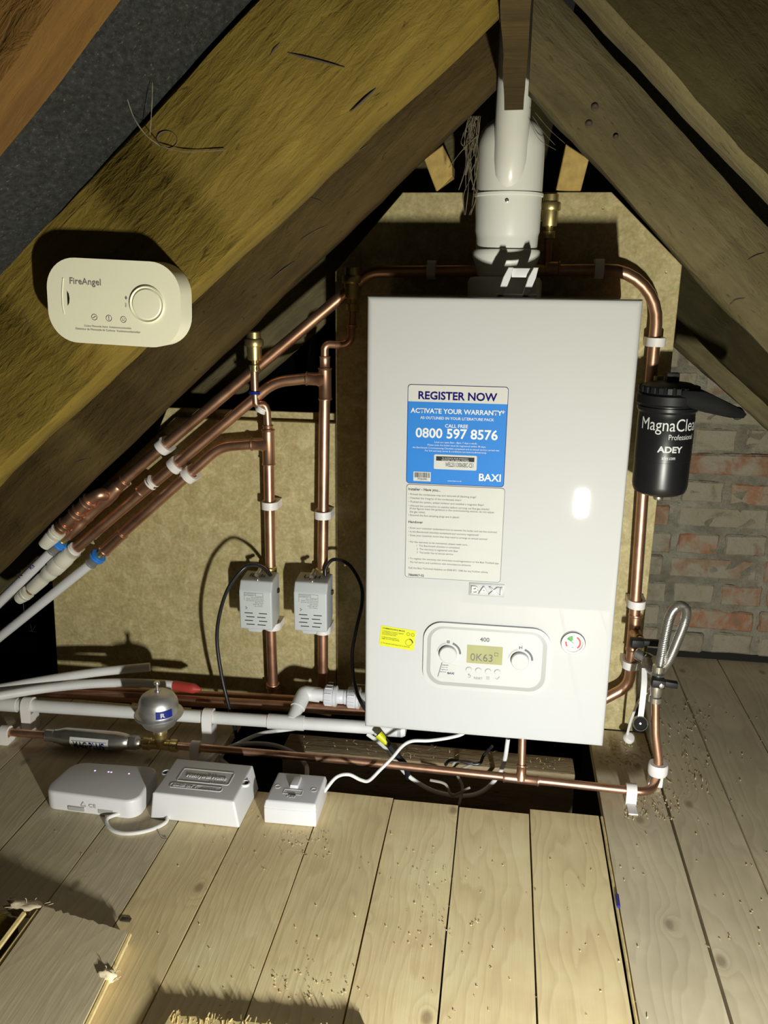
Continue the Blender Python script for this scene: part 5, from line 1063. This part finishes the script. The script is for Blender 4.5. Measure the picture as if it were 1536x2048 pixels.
lid = lath('lid', [(rf+.002, ztp-.006), (rf+.0055, ztp-.003), (rf+.0055, ztp+.010), (rf+.003, ztp+.012), (rf+.001, ztp+.013), (rf-.002, ztp+.024), (rf-.010, ztp+.028), (.012, ztp+.030), (0, ztp+.030)], FC, axf, BLACKP, mf, 48)
for k in range(22):
    t = 2*math.pi*k/22; bm = B(); M = Matrix.Translation(FC+V((math.cos(t)*(rf+.0005), math.sin(t)*(rf+.0005), ztp+.0135))) @ Matrix.Rotation(t, 4, 'Z'); add_box(bm, (-.002, -.0042, 0), (.0028, .0042, .0105), M, bev=.0008, seg=1); mk('grip_rib', bm, BLACKP, lid)
bm = B(); add_box(bm, (-.010, -.008, 0), (.010, .008, .016), Matrix.Translation(FC+V((.004, .004, ztp+.028))), bev=.002); mk('bleed_cap', bm, BLACKP, lid)
bm = B(); add_prism(bm, [(.012, .006), (.046, .005), (.062, -.002), (.106, -.022), (.112, -.029), (.108, -.035), (.088, -.035), (.050, -.028), (.026, -.022), (.008, -.010)][::-1], FC+V((0, -.046, ztp+.016)), X, Z, (0, .040, 0), bev=.002, seg=2); lv = mk('lever', bm, BLACKM, mf)
bm = B(); add_lathe(bm, [(.0085, -.004), (.0100, -.003), (.0100, .003), (.0085, .004), (.0045, .004), (.0045, -.004), (.0085, -.004)], FC+V((.103, -.026, ztp-.014)), (0, 1, .2), 18, cap=False); mk('lever_eye', bm, BLACKP, lv)
def cyl_text(s, px_l, px_r, pv, mat, h=None, bold=0, wscale=1.0, zoff=0):
    """lettering wrapped round the canister, from the angle seen at px_l to that seen at px_r"""
    def angle(u, v):
        d = ray(u, v); o2 = V((CAM.x-FC.x, CAM.y-FC.y)); dv = V((d.x, d.y)); a_ = dv.dot(dv); b_ = 2*o2.dot(dv); c_ = o2.dot(o2)-(rf+.0006)**2; ds_ = max(0, b_*b_-4*a_*c_); t = (-b_-math.sqrt(ds_))/(2*a_); p = CAM+d*t; return math.atan2(p.y-FC.y, p.x-FC.x), p.z
    a0, z0 = angle(px_l, pv); a1, _ = angle(px_r, pv); R2 = rf+.0008
    def fn(a_, b_): t = a0+a_/R2; return V((FC.x+R2*math.cos(t), FC.y+R2*math.sin(t), z0+b_+zoff))
    text(s, mf, mat, FC, X, Z, (a1-a0)*R2*wscale, h, bold, fn=fn, res=4)
cyl_text('MagnaClean', 1284, 1350, 856, WHITEI, .0195, 0, 1.95); cyl_text('Professional', 1337, 1372, 880, WHITEI, .0085, 0, 1.5); cyl_text('ADEY', 1314, 1364, 904, WHITEI, .0098, .035, 1.0); cyl_text('adey.com', 1323, 1350, 919, WHITEI, .0058, .01)
lath('inlet_union', [(.0135, 0), (.0155, .002), (.0155, .016), (.012, .018), (.012, .03)], V((xf-.012, YP-.0, ztp+.004)), (0, 0, 1), BRASS, mf, 20)
bm = B(); add_box(bm, (xf-.028, -.095, ztp-.070), (xf+.006, YP-.004, ztp-.010), bev=.006); mk('bracket_block', bm, BLACKP, mf)
# ================================================================== FILLING LOOP
flp = thing('filling_loop', 'braided steel filling loop hose between two black-handled valves', 'hose', (.30, -.225, .03))
va = at(1283, 1312, -.125); vb2 = at(1311, 1372, -.214)
hp = [va+V((.008, -.010, -.003)), at(1300, 1337, -.165), at(1318, 1343, -.19), at(1337, 1320, -.205), at(1355, 1280, -.205), at(1370, 1240, -.20), at(1371, 1219, -.19), at(1358, 1212, -.18), at(1342, 1228, -.18), at(1331, 1270, -.19), at(1322, 1320, -.205), at(1315, 1355, -.214)]
hs = spline(hp, 56); L = len(hs)
bm = B(); add_sweep(bm, hs, .0082, 14, rfun=lambda t: .0082+.00030*math.sin(t*(L-1)*math.pi/2+.8)); mk('braided_hose', bm, STEEL, flp)
lath('hose_ferrule', [(.0082, 0), (.0098, .001), (.0098, .016), (.0080, .018)], at(1318, 1330, -.212), V((0, 0, -1)), CHROME, flp, 18)
bm = B(); add_lathe(bm, [(.0085, -.012), (.0105, -.010), (.0105, .006), (.0120, .008), (.0120, .016), (.0085, .018)], va, V((.9, -.55, -.35)), 18); mk('upper_valve', bm, CHROME, flp)
pipe('valve_stem', [fr(1262)+V((.004, -.030, 0)), fr(1262)+V((.010, -.048, -.004)), va], .0075, BRASS, flp, .01)
def handle(c, d, w, label, col=BLACKP):
    bm = B(); d = V(d).normalized(); s = V((0, 0, 1)).cross(d).normalized(); u_ = d.cross(s); M = Matrix((d, s, u_)).transposed().to_4x4(); M.translation = c
    add_box(bm, (-.010, -.009, -.004), (.012, .009, .010), M, bev=.003); add_box(bm, (.006, -.006, -.001), (w, .006, .009), M, bev=.002); return mk('handle', bm, col, flp)
handle(at(1272, 1288, -.135), (1, .15, -.05), .040, ''); handle(at(1314, 1368, -.228), (1, .0, -.10), .032, '')
bm = B(); add_lathe(bm, [(.0040, 0), (.0040, .003), (0, .004)], at(1323, 1371, -.236), (0, -1, 0), 12); mk('handle_screw', bm, CHROME, flp)
lath('lower_valve', [(.0085, 0), (.0105, .001), (.0105, .010), (.0085, .012), (.0095, .020), (.0095, .032), (.0085, .040), (.0105, .042), (.0105, .052), (.008, .054)], V((top.x, top.y, top.z-.006)), hs[-1]-V((top.x, top.y, top.z-.006)), CHROME, flp, 18)
# blanking cap on its strap
cpz = at(1280, 1446, -.205); bm = B(); add_lathe(bm, [(.0085, .004), (.0122, .004), (.0130, -.004), (.0124, -.0062), (.0118, -.0066), (.0112, -.0060), (.0110, -.002), (0, -.002)], cpz, (0, 1, -.3), 28); mk('blanking_cap', bm, STEEL, flp)
bm = B(); add_lathe(bm, [(.0109, -.0022), (.0109, -.0036), (.0035, -.0040), (0, -.0040)], cpz, (0, 1, -.3), 28); mk('cap_recess', bm, BLACKM, flp)
bm = B(); add_lathe(bm, [(.0022, -.0038), (.0016, -.0052), (0, -.0054)], cpz, (0, 1, -.3), 14); mk('cap_pin', bm, STEEL, flp)
def strap(pts, w, t_=.0009, name='cap_strap'):
    bm = B(); sp = spline([V(q) for q in pts], 6); L_ = []
    for i, q in enumerate(sp):
        d = (sp[min(i+1, len(sp)-1)]-sp[max(i-1, 0)]).normalized(); s = d.cross(V((0, -1, 0))).normalized(); n_ = s.cross(d)
        L_.append([bm.verts.new(q+s*w+n_*t_), bm.verts.new(q-s*w+n_*t_), bm.verts.new(q-s*w-n_*t_), bm.verts.new(q+s*w-n_*t_)])
    for p, q in zip(L_, L_[1:]):
        for k in range(4): bm.faces.new((p[k], p[(k+1) % 4], q[(k+1) % 4], q[k]))
    bm.faces.new(L_[0]); bm.faces.new(L_[-1][::-1]); mk(name, bm, CLIPM, flp)
strap([at(1289, 1337, -.165), at(1288, 1370, -.185), at(1284, 1410, -.198), at(1281, 1434, -.206)], .0048)
strap([at(1306, 1374, -.20), at(1294, 1384, -.18), at(1276, 1405, -.15), at(1262, 1440, -.11), at(1254, 1470, -.085)], .0022)
bm = B(); add_lathe(bm, [(.007, 0), (.0105, .001), (.0105, .006), (.008, .010), (0, .011)], at(1256, 1478, -.085), (.3, -.5, .8), 18); mk('clear_cap', bm, CLIPM, flp)
# ================================================================== LITTER
sh_ = B()
def flake(bm, p, l, w, mat=None):
    a_ = random.uniform(0, 6.28); d = V((math.cos(a_), math.sin(a_), 0)); s = V((-d.y, d.x, 0)); c0 = random.uniform(.1, .5)*l
    v0 = [p-d*l*.5, p+V((0, 0, c0*.5+.0004)), p+d*l*.5+V((0, 0, random.uniform(0, c0)))]
    A_ = [bm.verts.new(q+s*w+V((0, 0, .0003))) for q in v0]; C_ = [bm.verts.new(q-s*w+V((0, 0, .0003))) for q in v0]
    for k in (0, 1): bm.faces.new((A_[k], A_[k+1], C_[k+1], C_[k]))
def scatter(n, poly_px, l=(.002, .007), z=FZ, dens=None):
    us = [q[0] for q in poly_px]; vs = [q[1] for q in poly_px]
    for i in range(n): 
        u, v = random.uniform(min(us), max(us)), random.uniform(min(vs), max(vs)); p = atz(u, v, z)
        if p.y > YW-.006 and p.x < .29: continue
        if p.x < .2 and -.33 < p.y < -.10 and p.x > -.46: continue
        if p.x < .2 and p.y > -.10: continue
        flake(sh_, V((p.x, p.y, z+.0004)), random.uniform(*l), random.uniform(.0004, .0012))
scatter(130, [(1200, 1478), (1300, 1530)], (.003, .010)); scatter(90, [(1250, 1590), (1360, 1640)], (.002, .007)); scatter(150, [(1290, 1400), (1420, 1600)], (.002, .008)); scatter(40, [(1390, 1400), (1536, 1900)], (.002, .005))
scatter(60, [(560, 1655), (660, 1720)], (.0012, .003)); scatter(120, [(300, 1660), (1300, 2040)], (.001, .004)); scatter(60, [(60, 1440), (560, 1720)], (.001, .004)); scatter(40, [(540, 1940), (720, 2000)], (.001, .004)); scatter(50, [(780, 1700), (960, 1900)], (.001, .003))
tag(mk('wood_shavings', sh_, SHAV, loc=(.3, -.2, FZ), smooth=False), 'pale wood shavings and crumbs scattered over the floorboards', 'shavings', kind='stuff')
bm = B()
for i in range(70):
    p = V((random.uniform(-.34, .15), random.uniform(-.165, -.12), FZ-PT+.002)); flake(bm, p, random.uniform(.003, .012), .0006)
tag(mk('joist_shavings', bm, SHAV, loc=(-.1, -.14, FZ-PT), smooth=False), 'pale splinters lying on the joist in the cut-out', 'shavings', kind='stuff')
# blue scrap in the joint, nails and chips
bm = B(); a_, b_ = atz(1234, 1792, FZ+.002), atz(1237, 1816, FZ+.002); add_sweep(bm, [a_+V((0, 0, .002)), b_+V((0, 0, .002))], .0024, 10); tag(mk('blue_scrap', bm, BLUEP, loc=b_), 'tiny blue plastic scrap wedged in the wide floor joint', 'scrap')
bm = B(); c_ = atz(252, 1841, FZ); add_box(bm, (-.007, -.0035, 0), (.007, .0035, .002), Matrix.Translation(c_+V((0, 0, .0002))), bev=.001); tag(mk('wood_chip', bm, DIRT, loc=c_), 'dark rectangular chip beside the loose grey board', 'wood chip')
for q0, q1 in (((330, 1672), (324, 1678)),):
    bm = B(); add_sweep(bm, spline([atz(317, 1662, FZ+.004), atz(320, 1670, FZ+.002), atz(326, 1676, FZ+.0015), atz(334, 1677, FZ+.0015)], 5), .0009, 6); tag(mk('bent_staple', bm, STEEL, loc=atz(326, 1676, FZ)), 'thin bent offcut of wire on the boards near the junction box', 'wire')
# ================================================================== COBWEBS
def web(name, strands, label, r=.0010):
    bm = B()
    for pts in strands: add_sweep(bm, spline(pts, 6), r, 5, rfun=lambda t: r*(.6+.8*abs(math.sin(t*9))))
    lo = min((q for s in strands for q in s), key=lambda q: q.z); return tag(mk(name, bm, WEBM, loc=lo), label, 'cobweb')
yw_ = -.20
S1 = []
for k in range(26):
    u0 = 950+random.uniform(-14, 10); n = random.choice((4, 5)); v1 = random.choice((300, 350, 380, 430))
    S1.append([at(u0+random.uniform(-6, 6)-(j/n)*random.uniform(5, 16), 232+(v1-232)*j/n, yw_+.012*random.random()) for j in range(n+1)])
S1.append([at(958, 268, yw_), at(925, 300, yw_), at(898, 335, yw_)])
web('cobweb', S1, 'dusty ragged cobweb hanging beside the flue under the brown rafter', .0005)
web('cobweb', [[at(250, 185, -.745), at(268, 235, -.735), at(292, 270, -.722), at(320, 292, -.705)], [at(305, 165, -.74), at(304, 205, -.735), at(300, 270, -.71)], [at(320, 292, -.704), at(370, 303, -.704), at(450, 300, -.704)]], 'thin pale cobweb strands by the knot of the golden rafter', .0004)
web('cobweb', [[at(1065, 232, -.21), at(1085, 262, -.19), at(1110, 290, -.16)], [at(1062, 250, -.21), at(1080, 280, -.19), at(1112, 300, -.16)], [at(1070, 225, -.22), at(1100, 260, -.19), at(1130, 287, -.15)]], 'fine cobweb threads between the flue and the grey rafter', .0003)
